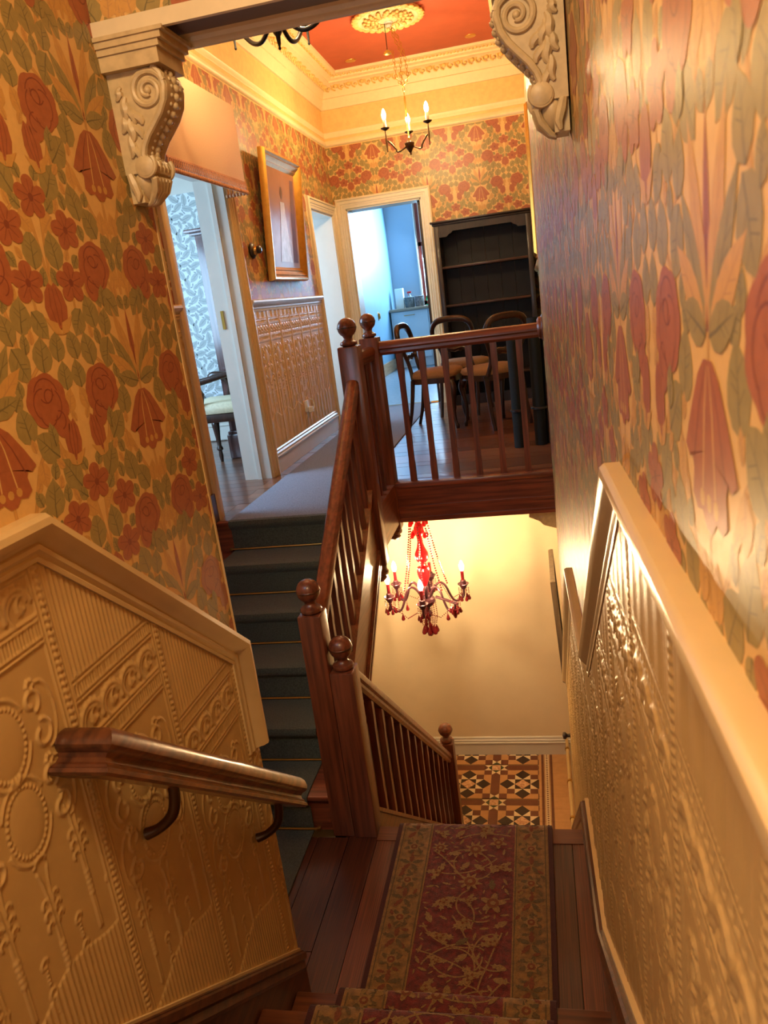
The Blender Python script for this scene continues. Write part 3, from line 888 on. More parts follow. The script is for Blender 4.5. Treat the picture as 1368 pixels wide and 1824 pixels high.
def relief_run(x0, y0, x1, y1, inw, z, rad, n, fl):
    for k in range(n):
        t = (k + .5) / n; x = x0 + (x1 - x0) * t + inw[0]; y = y0 + (y1 - y0) * t + inw[1]
        s_ = 1 if k % 2 else .7
        rel.ball((x, y, z + (rad * .35 if k % 2 else -.2 * rad)), rad * s_, 7, 5, sz=.8)
        if fl:
            dx, dy = (x1 - x0) / n, (y1 - y0) / n; q = math.hypot(dx, dy); dx /= q; dy /= q
            rel.tube([(x + dx * rad * 1.6 * math.cos(a), y + dy * rad * 1.6 * math.cos(a), z + rad * 1.3 * math.sin(a)) for a in np.linspace(0, 4.6, 9)], rad * .28, 4)


for inw, z, rad, sp, fl in ((.105, 4.143, .022, .07, 1), (.205, 4.213, .014, .04, 0)):
    relief_run(XH, 3.0, XH, YF - inw, (inw, 0), z, rad, int((YF - 3.0) / sp), fl)
    relief_run(XH + inw, YF, XR - inw, YF, (0, -inw), z, rad, int((XR - XH) / sp), fl)
    relief_run(XR, 4.6, XR, YF - inw, (-inw, 0), z, rad, int((YF - 4.6) / sp), fl)
ro = rel.build('cast_relief', CORN2, cornice); ro['kind'] = 'stuff'

# ---- ground floor shell
struct(MB().box(-3.4, .5, YG, YG + .15, ZG - .1, 1.0).build('wall_ground_back', CREAMW))
struct(MB().box(-3.5, -3.35, 2.0, YG, ZG - .1, 1.0).build('wall_ground_left', CREAMW))
struct(MB().box(.062, .4, YE, YG + .1, ZG - .1, .9).build('wall_ground_right', CREAMW))
struct(MB().box(-3.4, XH - .2, 1.25, 1.4, ZG - .1, 1.0).build('wall_ground_near', CREAMW))
struct(MB().box(-3.4, .4, 4.52, YG + .1, .865, .95).build('ceiling_ground', CREAMW))
struct(MB().box(-3.4, XH - .2, 1.25, 4.52, .865, .95).build('ceiling_ground_side', CREAMW))
bb = struct(MB().sweep([(-3.35, ZG + .185), (.06, ZG + .185)], [(o, w * 1.06) for o, w in HSK], lambda s, o, z: (s, YG - o, z)).build('baseboard_ground_back', WHITE))
struct(MB().sweep([(YE + .05, ZG + .16), (YG - .02, ZG + .16)], HSK, lambda s, o, z: (.062 - o * .8, s, z)).build('baseboard_ground_right', IVORY))

# ================================================================== FLOORS
BOXM = {}


def unit_box(key, m):
    if key not in BOXM:
        b = MB().box(-.5, .5, -.5, .5, -.5, .5)
        o = b.build('plank', m, smooth=0); BOXM[key] = o.data; bpy.data.objects.remove(o)
    return BOXM[key]


def plank(parent, key, m, x0, x1, y0, y1, z0, z1, name='plank'):
    o = bpy.data.objects.new(name, unit_box(key, m)); COL.objects.link(o)
    o.parent = parent
    o.location = Vector(((x0 + x1) / 2, (y0 + y1) / 2, (z0 + z1) / 2)) - abs_loc(parent)
    o.scale = (x1 - x0, y1 - y0, z1 - z0)
    return o


PLY = [wood('landing_plank_a', (98, 46, 25), (54, 25, 15), 'y', .4, .12), wood('landing_plank_b', (84, 40, 22), (46, 22, 14), 'y', .4, .12), wood('landing_plank_c', (112, 54, 29), (62, 30, 18), 'y', .4, .12)]
PLX = [wood('hall_plank_a', (128, 80, 52), (86, 50, 34), 'x', .3, .4), wood('hall_plank_b', (114, 70, 46), (74, 44, 30), 'x', .3, .4), wood('hall_plank_c', (140, 90, 60), (96, 58, 38), 'x', .3, .4)]
# a plank in the unit box is scaled: use materials in object space that keep their grain
# half landing
fl = struct(MB().box(XH, .3, 1.3, 2.66, -.12, -.02).build('floor', DARKW))
xs = [-1.06, -.925, -.80, -.665, -.53, -.40, -.27, -.135, .0, .12]
for i in range(len(xs) - 1):
    if i == 0:
        plank(fl, 'la', PLY[0], xs[i] + .0015, xs[i + 1] - .0015, 1.72, 2.05, -.02, 0.0)
        plank(fl, 'lb', PLY[1], xs[i] + .0015, xs[i + 1] - .0015, 2.053, 2.64, -.02, 0.0005)
    else:
        plank(fl, 'l' + 'abc'[i % 3], PLY[i % 3], xs[i] + .0015, xs[i + 1] - .0015, 1.60, 2.66, -.02, (i % 3) * .0006)
plank(fl, 'lb', PLY[1], XH, -1.0615, 1.3, 2.64, -.02, -.001)
plank(fl, 'lx', wood('landing_nosing_wood', (116, 58, 32), (70, 34, 20), 'x', .4, .12), -.80, .12, 2.625, 2.71, -.025, .004, 'nosing')
# hall
fh = struct(MB().box(XH - .25, .35, 4.47, YF + .3, .95, 1.058).box(XH - .25, -.98, 3.95, 4.47, .95, 1.058).build('floor_hall', DARKW))
y = 4.46; i = 0
while y < YF + .02:
    w_ = .118 + (i % 4) * .004
    plank(fh, 'h' + 'abc'[(i * 2 + i // 3) % 3], PLX[(i * 2 + i // 3) % 3], -1.115 if i % 2 else -1.3, XR, y + .0015, min(y + w_, YF + .03) - .0015, 1.06, 1.08 + (i % 3) * .0005)
    y += w_; i += 1
y = 3.93; i = 0
while y < YF + .02:
    w_ = .118 + (i % 4) * .004
    plank(fh, 'h' + 'abc'[(i + i // 3) % 3], PLX[(i + i // 3) % 3], XH, -1.1165 if (y > 4.46 and i % 2 == 0) else (-1.02 if y < 4.46 else -1.31), y + .0015, y + w_ - .0015, 1.06, 1.0795 - (i % 3) * .0004)
    y += w_; i += 1
# side room
fs_ = struct(MB().box(-4.3, XH - .0, 3.2, 6.9, 1.0, 1.058).build('floor_side_room', DARKW))
y = 3.9; i = 0
while y < 6.8:
    w_ = .122
    plank(fs_, 'h' + 'abc'[(i + i // 2) % 3], PLX[(i + i // 2) % 3], -4.2, XH - .001, y + .0015, y + w_ - .0015, 1.06, 1.0793)
    y += w_; i += 1
# tiled ground floor
fg = struct(MB().box(-3.4, .3, 2.2, YG + .05, ZG - .1, ZG).build('floor_ground', mat('tile_grout', (128, 108, 84), .8)))
TM = {'dark': mat('tile_black', (62, 44, 34), .3, noise=.15), 'white': mat('tile_cream', (232, 210, 172), .35, noise=.06), 'tan': mat('tile_buff', (196, 148, 98), .35, noise=.1, nscale=20),
      'brown': mat('tile_red_brown', (112, 66, 46), .35, noise=.12, nscale=20), 'pink': mat('tile_patterned_pink', (184, 128, 96), .35, rgb2=(232, 196, 152), nscale=70), 'green': mat('tile_green', (70, 74, 50), .3)}
PT = .462
S0 = (-.372, 5.645)               # centre of one star
tiles_made = 0
XBR = -.236                       # inner edge of the border


def tile(poly, key):
    global tiles_made
    cx = sum(p[0] for p in poly) / len(poly); cy = sum(p[1] for p in poly) / len(poly)
    poly = [(cx + (x - cx) * .985, cy + (y_ - cy) * .985) for x, y_ in poly]
    poly = clip_poly(poly, [(-1, 0, -XBR), (0, -1, -(YG - .012)), (1, 0, -1.16), (0, 1, 4.86)])
    if len(poly) < 3: return
    ar = abs(sum(poly[i][0] * poly[(i + 1) % len(poly)][1] - poly[(i + 1) % len(poly)][0] * poly[i][1] for i in range(len(poly)))) / 2
    if ar < 2e-5: return
    MB().prism(poly, lambda a, b, c: (a, b, c), ZG, ZG + .006).build('tile', TM[key], fg, smooth=0); tiles_made += 1


def cell(cx, cy):
    q = lambda pts: [(cx + x * PT, cy + y_ * PT) for x, y_ in pts]
    s = .14
    tile(q([(0, -s), (s, 0), (0, s), (-s, 0)]), 'pink')
    for k in range(4):
        c, sn = round(math.cos(k * PI / 2)), round(math.sin(k * PI / 2))
        rt = lambda pts: q([(x * c - y_ * sn, x * sn + y_ * c) for x, y_ in pts])
        tile(rt([(s, 0), (s, s), (0, s)]), 'dark')
        tile(rt([(0, s), (s, s), (s, 2 * s)]), 'white'); tile(rt([(0, s), (-s, 2 * s), (-s, s)]), 'white')
        tile(rt([(0, s), (s, 2 * s), (0, 3 * s), (-s, 2 * s)]), 'dark')
        tile(rt([(s, s), (2 * s, s), (2 * s, 2 * s), (s, 2 * s)]), 'brown')
        tile(rt([(2 * s, 2 * s), (3 * s, 2 * s), (3 * s, 3 * s), (2 * s, 3 * s)]), 'brown')
        tile(rt([(s, 2 * s), (2 * s, 2 * s), (2 * s, 3 * s), (0, 3 * s)]), 'tan'); tile(rt([(2 * s, s), (2 * s, 2 * s), (3 * s, 2 * s), (3 * s, 0)]), 'tan')
        # half a crossing bar and the small star, owned by this cell on its upper and right sides
    b = 3 * s; e = 1 - b
    for vert in (0, 1):
        sw = (lambda p: p) if not vert else (lambda p: [(y_, x) for x, y_ in p])
        tile(q(sw([(-.5 + .22, b), (.5 - .22, b), (.5 - .22, e), (-.5 + .22, e)])), 'brown')
        for sx in (1, -1):
            a0, a1 = .5 - .22, .5 - .08
            A = [(sx * a0, b), (sx * a0, e), (sx * a1, e), (sx * a1, b)]; m = (sx * (a0 + a1) / 2, .5)
            tile(q(sw([A[0], A[1], m])), 'brown'); tile(q(sw([A[1], A[2], m])), 'white'); tile(q(sw([A[2], A[3], m])), 'green'); tile(q(sw([A[3], A[0], m])), 'white')
    tile(q([(b, b), (e, b), (e, e), (b, e)]), 'pink')


for ix in (-2, -1, 0):
    for iy in (-2, -1, 0, 1):
        cell(S0[0] + ix * PT, S0[1] + iy * PT * 1.03)
xb = XBR + .001
for w_, key in ((.022, 'tan'), (.02, 'brown'), (.01, 'tan'), (.034, 'link'), (.01, 'tan'), (.02, 'brown'), (.16, 'tan')):
    y = 4.86
    while y < YG - .02:
        y2 = min(y + .155, YG - .012)
        if key == 'link':
            yy = y
            while yy < y2 - .01:
                MB().box(xb + .001, xb + w_ - .001, yy + .001, yy + .024, ZG, ZG + .006).box(xb + .009, xb + w_ - .009, yy + .006, yy + .019, ZG + .006, ZG + .0063, 1).build('border_tile', [TM['white'], TM['brown']], fg, smooth=0)
                yy += .0258
        else:
            MB().box(xb + .001, xb + w_ - .001, y + .001, y2 - .001, ZG, ZG + .006).build('border_tile', TM[key], fg, smooth=0)
        y = y2
    xb += w_

# ================================================================== FLIGHTS OF STAIRS
def flight(name, label, x0, x1, y0, z0, n, g, r, up, m_tread, m_riser):
    t = thing(name, label, 'staircase', ((x0 + x1) / 2, y0, min(z0, z0 + n * r * up)))
    for k in range(n):
        if up > 0:
            yr = y0 + k * g
            MB().box(x0, x1, yr, yr + .018, z0 + k * r, z0 + (k + 1) * r - .022).build('riser', m_riser, t, 0)
            MB().box(x0, x1, yr - .022, yr + g + .02, z0 + (k + 1) * r - .022, z0 + (k + 1) * r, bev=.006).build('tread', m_tread, t) if k < n - 1 else MB().box(x0, x1, yr - .022, yr + .10, z0 + n * r - .022, z0 + n * r - .002, bev=.006).build('tread', m_tread, t)
    return t


# near flight: descends from the viewer to the half landing (risers face forward)
nf = thing('near_stair_flight', 'dark wooden steps descending under the patterned runner to the half landing', 'staircase', (-.4, 1.4, 0))
for k in range(4):
    yn = 1.73 - k * BULL; zt = .19 * (k + 1)
    MB().box(XL + .02, .085, yn - .035, yn - .018, zt - .19, zt - .022).build('riser', wood('near_step_wood', (104, 56, 32), (64, 34, 20), 'x', .35), nf, 0)
    MB().box(XL + .02, .085, yn - BULL - .04 if k < 3 else -1.2, yn, zt - .024, zt, bev=.007).build('tread', wood('near_step_wood', (104, 56, 32), (64, 34, 20), 'x', .35), nf)
# flight rising to the hall
UG, UR_, UY = .245, .18, 2.689
uf = flight('rising_stair_flight', 'six mahogany steps with dark teal carpet rising to the hall', XH + .003, -.995, UY, 0, 6, UG, UR_, 1, MAHOGX, MAHOGX)
MB().prism([(UY + .06, -.10), (UY + .20, -.10), (3.96, .76), (3.96, .88)], lambda a, b, c: (c, a, b), XH, -.97).build('soffit', CREAMW, uf, 0)
# flight going down to the tiles
DG, DR = .22, .19
df = thing('descending_stair_flight', 'dark wooden steps going down to the tiled floor', 'staircase', (-.4, 3.6, ZG))
for k in range(10):
    yn = 2.70 + k * DG; zt = -k * DR
    MB().box(-.81, RWX(yn) - .03, yn - .02, yn - .004, zt - DR, zt - .022).build('riser', MAHOGX, df, 0)
    if k < 9: MB().box(-.81, RWX(yn) - .03, yn - .02, yn + DG + .012, zt - DR - .022, zt - DR, bev=.006).build('tread', MAHOGX, df)

# carpet on the rising flight and the landing strip
XC0, XC1 = -1.765, -1.09
cp = MB(); pth = [(1.35, .008), (UY - .012, .008)]
for k in range(6):
    yr = UY + k * UG; zt = (k + 1) * UR_
    pth += [(yr - .012, zt - .05), (yr - .036, zt - .03), (yr - .042, zt - .012), (yr - .034, zt + .006), (yr - .015, zt + .010)]
    if k < 5: pth += [(yr + UG - .012, zt + .008)]
vs = [(x, a, b) for (a, b) in pth for x in (XC0, XC1)]
cp.add(vs, [(2 * i, 2 * i + 1, 2 * i + 3, 2 * i + 2) for i in range(len(pth) - 1)])
vs = [(x, a + .008, b - .008) for (a, b) in pth for x in (XC0, XC1)]
cp.add(vs, [(2 * i, 2 * i + 2, 2 * i + 3, 2 * i + 1) for i in range(len(pth) - 1)])
for x in (0, 1):
    n = len(pth); cp.f += [(2 * i + x, 2 * i + 2 + x, 2 * n + 2 * i + 2 + x, 2 * n + 2 * i + x) for i in range(n - 1)]; cp.m += [0] * (n - 1)
tag(cp.build('stair_carpet', TEAL, smooth=50), 'dark teal carpet laid down the six steps to the landing', 'carpet')
order = ['bottom', 'second', 'third', 'fourth', 'fifth', 'topmost']
for k in range(6):
    yy, zz = UY + k * UG - .016, k * UR_ + .016
    t = thing('stair_rod', 'thin brass stair rod, %s of six across the teal carpet' % order[k], 'stair rod', (-1.43, yy, zz), 'brass rods holding the stair carpet')
    MB().tube([(XC0 - .025, yy, zz), (XC1 + .03, yy, zz)], .0055, 8).build('rod', BRASS, t)
    for x in (XC0 - .02, XC1 + .025): MB().box(x - .008, x + .008, yy - .006, yy + .012, zz - .008, zz + .008, bev=.002).build('bracket', BRASS, t)
# hall runner
hc = MB().box(XC0, -1.115, 3.901, 8.0, 1.0805, 1.091, bev=.004)
tag(hc.build('hall_runner', GREYC), 'long blue-grey carpet runner along the hall boards', 'carpet')
tag(MB().lathe((-1.39, 8.02, 1.079), [(.014, -.36), (.014, .36)], 8, axis='x').build('threshold_bar', BRASS), 'brass threshold strip across the kitchen doorway', 'threshold')

# ================================================================== PATTERNED RUNNER
RX0, RX1 = -.715, -.075
RUGM = [mat('rug_red_field', (104, 32, 28), .95, rgb2=(72, 22, 22), nscale=55, bump=.7, bscale=330, sheen=.1),
        mat('rug_gold_border', (132, 94, 48), .95, rgb2=(98, 70, 36), nscale=48, bump=.7, bscale=330, sheen=.1),
        mat('rug_dark_edge', (58, 22, 24), .95, bump=.6, bscale=330),
        mat('rug_gold_motif', (132, 98, 54), .95, noise=.4, nscale=180, bump=.7, bscale=330, sheen=.1),
        mat('rug_teal_motif', (92, 72, 44), .95, noise=.3, nscale=180, bump=.7, bscale=330),
        mat('rug_line', (128, 98, 56), .95, noise=.3, nscale=200),
        mat('rug_red_motif', (108, 58, 36), .95, noise=.3, nscale=180)]
rug = MB()
pth = [(-.3, ZU + .014)]
for k in (3, 2, 1, 0):
    yn = 1.73 - k * BULL; zt = .19 * (k + 1)
    pth += [(yn - .02, zt + .014), (yn + .004, zt + .013), (yn + .016, zt + .004), (yn + .018, zt - .012), (yn + .008, zt - .035), (yn - .012, zt - .05), (yn - .014, zt - .175)]
    if k > 0: pth += [(yn + .0, zt - .19 + .014)]
    else: pth += [(yn + .0, .014)]
YS = len(pth)
pth += [(2.0, .0135), (2.3, .0135), (2.60, .014), (2.70, .016), (2.722, .012), (2.73, -.002), (2.728, -.02), (2.715, -.04), (2.705, -.055), (2.703, -.18)]
for k in range(1, 5):
    yn = 2.70 + k * DG; zt = -k * DR
    pth += [(yn - DG + .03, zt + .014), (yn + .01, zt + .014), (yn + .026, zt), (yn + .02, zt - .03), (yn + .004, zt - .05), (yn + .003, zt - .18)]
cols = [RX0, RX0 + .018, RX0 + .15, RX1 - .15, RX1 - .018, RX1]
n = len(cols)
rug.add([(x, a, b) for a, b in pth for x in cols], [])
for i in range(len(pth) - 1):
    for c in range(n - 1):
        rug.f.append((i * n + c, i * n + c + 1, (i + 1) * n + c + 1, (i + 1) * n + c)); rug.m.append([2, 1, 0, 1, 2][c])
for x in (RX0, RX1):
    o = len(rug.v)
    rug.v += [(x, a, b) for a, b in pth] + [(x, a - (.01 if i < YS else .0), b - .0135) for i, (a, b) in enumerate(pth)]
    m_ = len(pth)
    for i in range(m_ - 1): rug.f.append((o + i, o + i + 1, o + m_ + i + 1, o + m_ + i)); rug.m.append(2)
# motifs, laid out along the length of the runner
PL = np.array(pth); SEG = np.hypot(*np.diff(PL, axis=0).T); CUM = np.concatenate([[0], np.cumsum(SEG)])
TN = np.diff(PL, axis=0) / SEG[:, None]; VN = np.concatenate([TN[:1], TN[:-1] + TN[1:], TN[-1:]]); VN /= np.hypot(*VN.T)[:, None]
V0 = float(np.interp(1.28, PL[:8, 0], CUM[:8])); VA = V0 - .05; VB = float(CUM[YS + 10])


def along(x, v, h):
    y_ = np.interp(v, CUM, PL[:, 0]); z_ = np.interp(v, CUM, PL[:, 1]); ty = np.interp(v, CUM, VN[:, 0]); tz = np.interp(v, CUM, VN[:, 1])
    q = math.hypot(ty, tz) or 1
    return (x, y_ - tz / q * (h + .0008), z_ + ty / q * (h + .0008))


RP = Print(.07); rr = random.Random(21)
cxm = (RX0 + RX1) / 2


def r_flower(c, r, mi, layer, n=7):
    RP.fan(c, rad_poly(c, lambda a: r * (.72 + .28 * math.cos(n * a)), 28, rr.uniform(0, 1)), mi, layer)
    RP.fan(c, rad_poly(c, lambda a: r * .45, 12), 6 if mi == 3 else 5, layer + 1)
    RP.fan(c, rad_poly(c, lambda a: r * .2, 8), 3, layer + 2)


def r_leaf(c, L, w, rot, mi, layer):
    pts = [(0, -.5), (.3, -.35), (.5, 0), (.25, .15), (.42, .3), (.12, .36), (0, .55)]
    RP.fan(c, [loc2(c, rot, x * w, y_ * L) for x, y_ in pts] + [loc2(c, rot, -x * w, y_ * L) for x, y_ in pts[-2:0:-1]], mi, layer)


occ = []
for rad, tries in ((.055, 200), (.040, 800), (.027, 2500), (.017, 5000), (.010, 5000)):
    for _ in range(tries):
        u = rr.uniform(RX0 + .16 + rad * .7, RX1 - .16 - rad * .7); v = rr.uniform(VA, VB)
        if all(math.hypot(u - a, v - b) > (rad + r) * .97 for a, b, r in occ):
            occ.append((u, v, rad))
            if rad > .03:
                if rr.random() < .55: r_flower((u, v), rad * .92, 3, 1, rr.choice((5, 7, 9)))
                else:
                    for q in range(rr.choice((3, 4, 5))): a = rr.uniform(0, 6.28); r_leaf((u + .4 * rad * math.cos(a), v + .4 * rad * math.sin(a)), rad * 1.1, rad * .5, a - PI / 2, 3, 1)
                    r_flower((u, v), rad * .35, 6, 2, 5)
            elif rad > .02: r_leaf((u, v), rad * 2.1, rad * 1.0, rr.uniform(0, 6.28), rr.choice((3, 3, 3, 4)), 1)
            else: r_leaf((u, v), rad * 2.2, rad * .7, rr.uniform(0, 6.28), rr.choice((3, 3, 5)), 1)
for _ in range(46):                # vines
    u, v, a = rr.uniform(RX0 + .2, RX1 - .2), rr.uniform(VA, VB), rr.uniform(0, 6.28); pts = []
    cur = rr.uniform(-14, 14)
    for q in range(22):
        pts.append((u, v)); u += .012 * math.cos(a); v += .012 * math.sin(a); a += cur * .012 + rr.uniform(-.08, .08)
        if not (RX0 + .16 < u < RX1 - .16 and VA < v < VB): break
    if len(pts) > 3: RP.strip(pts, .003, 3, 0)
for bx in (RX0 + .084, RX1 - .084):     # borders
    y = VA + .05; k = 0
    while y < VB - .05:
        if k % 2 == 0: r_flower((bx, y), .044, 4, 1, 6); r_flower((bx, y), .03, 3, 2, 5)
        else:
            for q in range(5): a = q * 1.256 + .3; r_leaf((bx + .03 * math.cos(a), y + .03 * math.sin(a)), .05, .02, a - PI / 2, 6 if q % 2 else 4, 1)
        for q in range(4): r_leaf((bx + rr.uniform(-.05, .05), y + rr.uniform(.02, .06)), .03, .014, rr.uniform(0, 6), rr.choice((4, 6, 5)), 1)
        y += .092; k += 1
for x in (RX0 + .030, RX0 + .143, RX1 - .030, RX1 - .143): RP.strip([(x, VA + .03 * q) for q in range(int((VB - VA) / .03))], .0022, 4, 1); RP.strip([(x + .007, VA + .03 * q) for q in range(int((VB - VA) / .03))], .0016, 5, 1)
for t_, m_, l_ in zip(*RP.arrays()):
    rug.add([along(p[0], p[1], .0004 * (l_ + 1)) for p in t_], [(0, 1, 2)], int(m_))
tag(rug.build('runner_rug', RUGM, smooth=50), 'red and gold patterned runner covering the half landing and steps', 'rug')

# ================================================================== BALUSTRADES
def newel(parent, x0, x1, y0, y1, z0, ztop, ball_r, drop=None, dropx=None):
    cx, cy = (x0 + x1) / 2, (y0 + y1) / 2
    p = MB().box(x0, x1, y0, y1, z0, ztop, bev=.007).build('newel_post', MAHOG, parent)
    r = ball_r
    prof = [(r * .62, 0), (r * .86, .006), (r * .92, .014), (r * .86, .022), (r * .66, .027), (r * .5, .033), (r * .44, .04), (r * .5, .048)]
    zc = .048 + r * .93
    for i in range(13):
        a = -1.0 + (PI / 2 + 1.0) * i / 12; prof.append((max(.001, r * math.cos(a)), zc + r * math.sin(a)))
    g = MB().lathe((cx, cy, ztop), prof, 22); g.build('ball_finial', MAHOG, p)
    MB().lathe((cx, cy, ztop + zc), [(r * 1.0, -.004), (r * 1.03, -.002), (r * 1.03, .002), (r * 1.0, .004)], 22).build('turned_band', SKIRTW, p)
    if drop is not None:
        h = (x1 - x0) / 2
        MB().lathe((cx, cy, drop), [(.001, 0), (h * .5, .006), (h * .72, .02), (h * .6, .035), (h * .9, .045), (h * .95, .06), (h * .8, .07), (h * .8, z0 - drop + .002)], 18).build('drop_finial', MAHOG, p)
    return p


RAIL = [(-.033, 0), (-.034, -.02), (-.026, -.03), (-.028, -.045), (-.02, -.06), (.02, -.06), (.028, -.045), (.026, -.03), (.034, -.02), (.033, 0), (.024, .014), (.01, .02), (-.01, .02), (-.024, .014)]


def rail(parent, p0, p1, m, name='handrail'):
    p0, p1 = Vector(p0), Vector(p1); d = (p1 - p0).normalized(); side = d.cross(Vector((0, 0, 1))).normalized(); up = side.cross(d)
    vs = [p + side * a + up * b for p in (p0, p1) for a, b in RAIL]; n = len(RAIL)
    fs = [(i, (i + 1) % n, n + (i + 1) % n, n + i) for i in range(n)] + [tuple(range(n - 1, -1, -1)), tuple(range(n, 2 * n))]
    return MB().add(vs, fs).build(name, m, parent, 30)


def baluster(parent, x, y, z0, z1, w=.018):
    m = MB(); k = [(z0, w), (z0 + .10, w), (z0 + .13, w * .9), (z1 - .16, w * .88), (z1 - .12, w), (z1, w)]
    vs = [(x + sx * ww, y + sy * ww, z) for z, ww in k for sx, sy in ((-1, -1), (1, -1), (1, 1), (-1, 1))]
    fs = []
    for i in range(len(k) - 1):
        for q in range(4): fs.append((i * 4 + q, i * 4 + (q + 1) % 4, i * 4 + 4 + (q + 1) % 4, i * 4 + 4 + q))
    m.add(vs, fs + [(3, 2, 1, 0), tuple((len(k) - 1) * 4 + q for q in range(4))])
    return m.build('baluster', MAHOG, parent, 20)


# hall balustrade
hb = thing('hall_balustrade', 'mahogany balustrade guarding the hall edge above the lower stairs', 'balustrade', (-.45, 4.48, 1.0))
newel(hb, -1.003, -.893, 3.90, 4.00, .76, 1.966, .050, .655)
newel(hb, -1.003, -.893, 4.43, 4.535, .80, 1.973, .047, .725)
rail(hb, (-.948, 4.0, 1.905), (-.948, 4.43, 1.905), MAHOGY)
rail(hb, (-.893, 4.485, 1.925), (.035, 4.485, 1.925), MAHOGX)
for x in (-.784, -.653, -.519, -.381, -.238, -.094): baluster(hb, x, 4.485, 1.096, 1.868)
for y in (4.10, 4.21, 4.32): baluster(hb, -.948, y, 1.09, 1.86)
MB().box(-.90, .05, 4.43, 4.55, 1.062, 1.097, bev=.008).build('nosing_board', MAHOGX, hb)
MB().box(-.90, .05, 4.455, 4.50, .845, 1.062).box(-.90, .05, 4.444, 4.456, .93, .945).box(-.90, .05, 4.446, 4.456, 1.035, 1.062).box(-.90, .05, 4.44, 4.50, .845, .872).build('fascia_board', MAHOGX, hb, 0)
MB().box(-.995, -.90, 4.0, 4.43, .84, 1.09).build('side_fascia', MAHOGY, hb, 0)
MB().lathe((.048, 4.485, 1.915), [(.001, -.035), (.045, -.035), (.06, -.025), (.062, -.012), (.075, -.006), (.075, .0)], 20, axis='x', sx=.75, sy=1).build('wall_rosette', MAHOG, hb)
# rising balustrade
NLZ = 1.02
rb = thing('rising_balustrade', 'mahogany stair banister climbing from the half landing to the hall', 'balustrade', (-.945, 2.7, 0))
newel(rb, -.994, -.899, 2.645, 2.745, 0, NLZ, .048)
pitch = UR_ / UG
z_r = lambda y: .955 + (y - 2.745) * .715
rail(rb, (-.946, 2.745, z_r(2.745)), (-.946, 3.90, z_r(3.90)), MAHOGY)
st_top = lambda y: (y - UY + .04) * pitch + .26
MB().prism([(2.745, st_top(2.745)), (3.90, st_top(3.90)), (3.90, st_top(3.90) - .40), (2.745, st_top(2.745) - .40)], lambda a, b, c: (c, a, b), -.975, -.93).build('string_board', MAHOGY, rb, 0)
for off in (-.39, -.345, .0):
    MB().prism([(2.745, st_top(2.745) + off), (3.90, st_top(3.90) + off), (3.90, st_top(3.90) + off + .022), (2.745, st_top(2.745) + off + .022)], lambda a, b, c: (c, a, b), -.985, -.915).build('string_moulding', MAHOGY, rb, 0)
for k in range(10):
    y = 2.80 + k * .113; baluster(rb, -.946, y, st_top(y) + .01, z_r(y) - .05, .016)
# descending balustrade
db = thing('descending_balustrade', 'mahogany stair banister running down to the tiled floor', 'balustrade', (-.85, 2.7, ZG))
newel(db, -.898, -.80, 2.64, 2.742, 0, .772, .048)
newel(db, -.90, -.80, 4.86, 4.96, ZG, -1.0, .052)
z_d = lambda y: .555 - .862 * (y - 2.96)
rail(db, (-.85, 2.742, z_d(2.742)), (-.85, 4.87, z_d(4.87)), MAHOGY)
s_d = lambda y: -.10 - .85 * (y - 2.93)
MB().prism([(2.742, s_d(2.742)), (4.87, s_d(4.87)), (4.87, s_d(4.87) - .34), (2.742, s_d(2.742) - .34)], lambda a, b, c: (c, a, b), -.872, -.828).build('string_board', MAHOGY, db, 0)
MB().prism([(2.742, s_d(2.742)), (4.87, s_d(4.87)), (4.87, s_d(4.87) + .022), (2.742, s_d(2.742) + .022)], lambda a, b, c: (c, a, b), -.89, -.81).build('string_moulding', MAHOGY, db, 0)
for k in range(13):
    y = 2.83 + k * .158; baluster(db, -.85, y, s_d(y) + .02, z_d(y) - .05, .017)
MB().box(-.87, -.83, 2.9, 4.86, ZG, -1.75).build('panel', MAHOGY, db, 0)
# understair panelling
struct(MB().prism([(2.66, ZG), (5.6, ZG), (5.6, -1.62), (3.3, .36), (2.66, .0)], lambda a, b, c: (c, a, b), -.992, -.980).build('wall_under_stair', wood('understair_wood', (92, 54, 36), (62, 34, 24), 'z'), smooth=0))
struct(MB().box(-2.2, .1, 2.52, 2.60, ZG - .1, -.12).build('wall_under_landing', CREAMW))

# ---- handrail on the partition
hd = thing('wall_handrail', 'short polished oak handrail bracketed to the embossed partition wall', 'handrail', (XL, 1.4, .9))
RH = [(.0, 0), (.001, -.010), (-.004, -.017), (-.013, -.022), (-.017, -.030), (-.013, -.038), (-.004, -.043), (-.004, -.047), (.004, -.050), (.005, -.057), (-.002, -.062), (-.06, -.062), (-.067, -.057), (-.066, -.05), (-.058, -.047), (-.058, -.043), (-.049, -.038), (-.045, -.03), (-.049, -.022), (-.058, -.017), (-.063, -.01), (-.062, 0), (-.053, .014), (-.04, .022), (-.022, .022), (-.009, .014)]
HX = XL + .125
a0, a1 = (HX - .01, 1.035, 1.512), (HX - .01, 1.862, .822)
p0, p1 = Vector(a0), Vector(a1); dv = (p1 - p0).normalized(); up = Vector((1, 0, 0)).cross(dv); up = up if up.z > 0 else -up
vs = [p + Vector((1, 0, 0)) * a * .98 + up * b * .98 for p in (p0, p1) for a, b in RH]; n = len(RH)
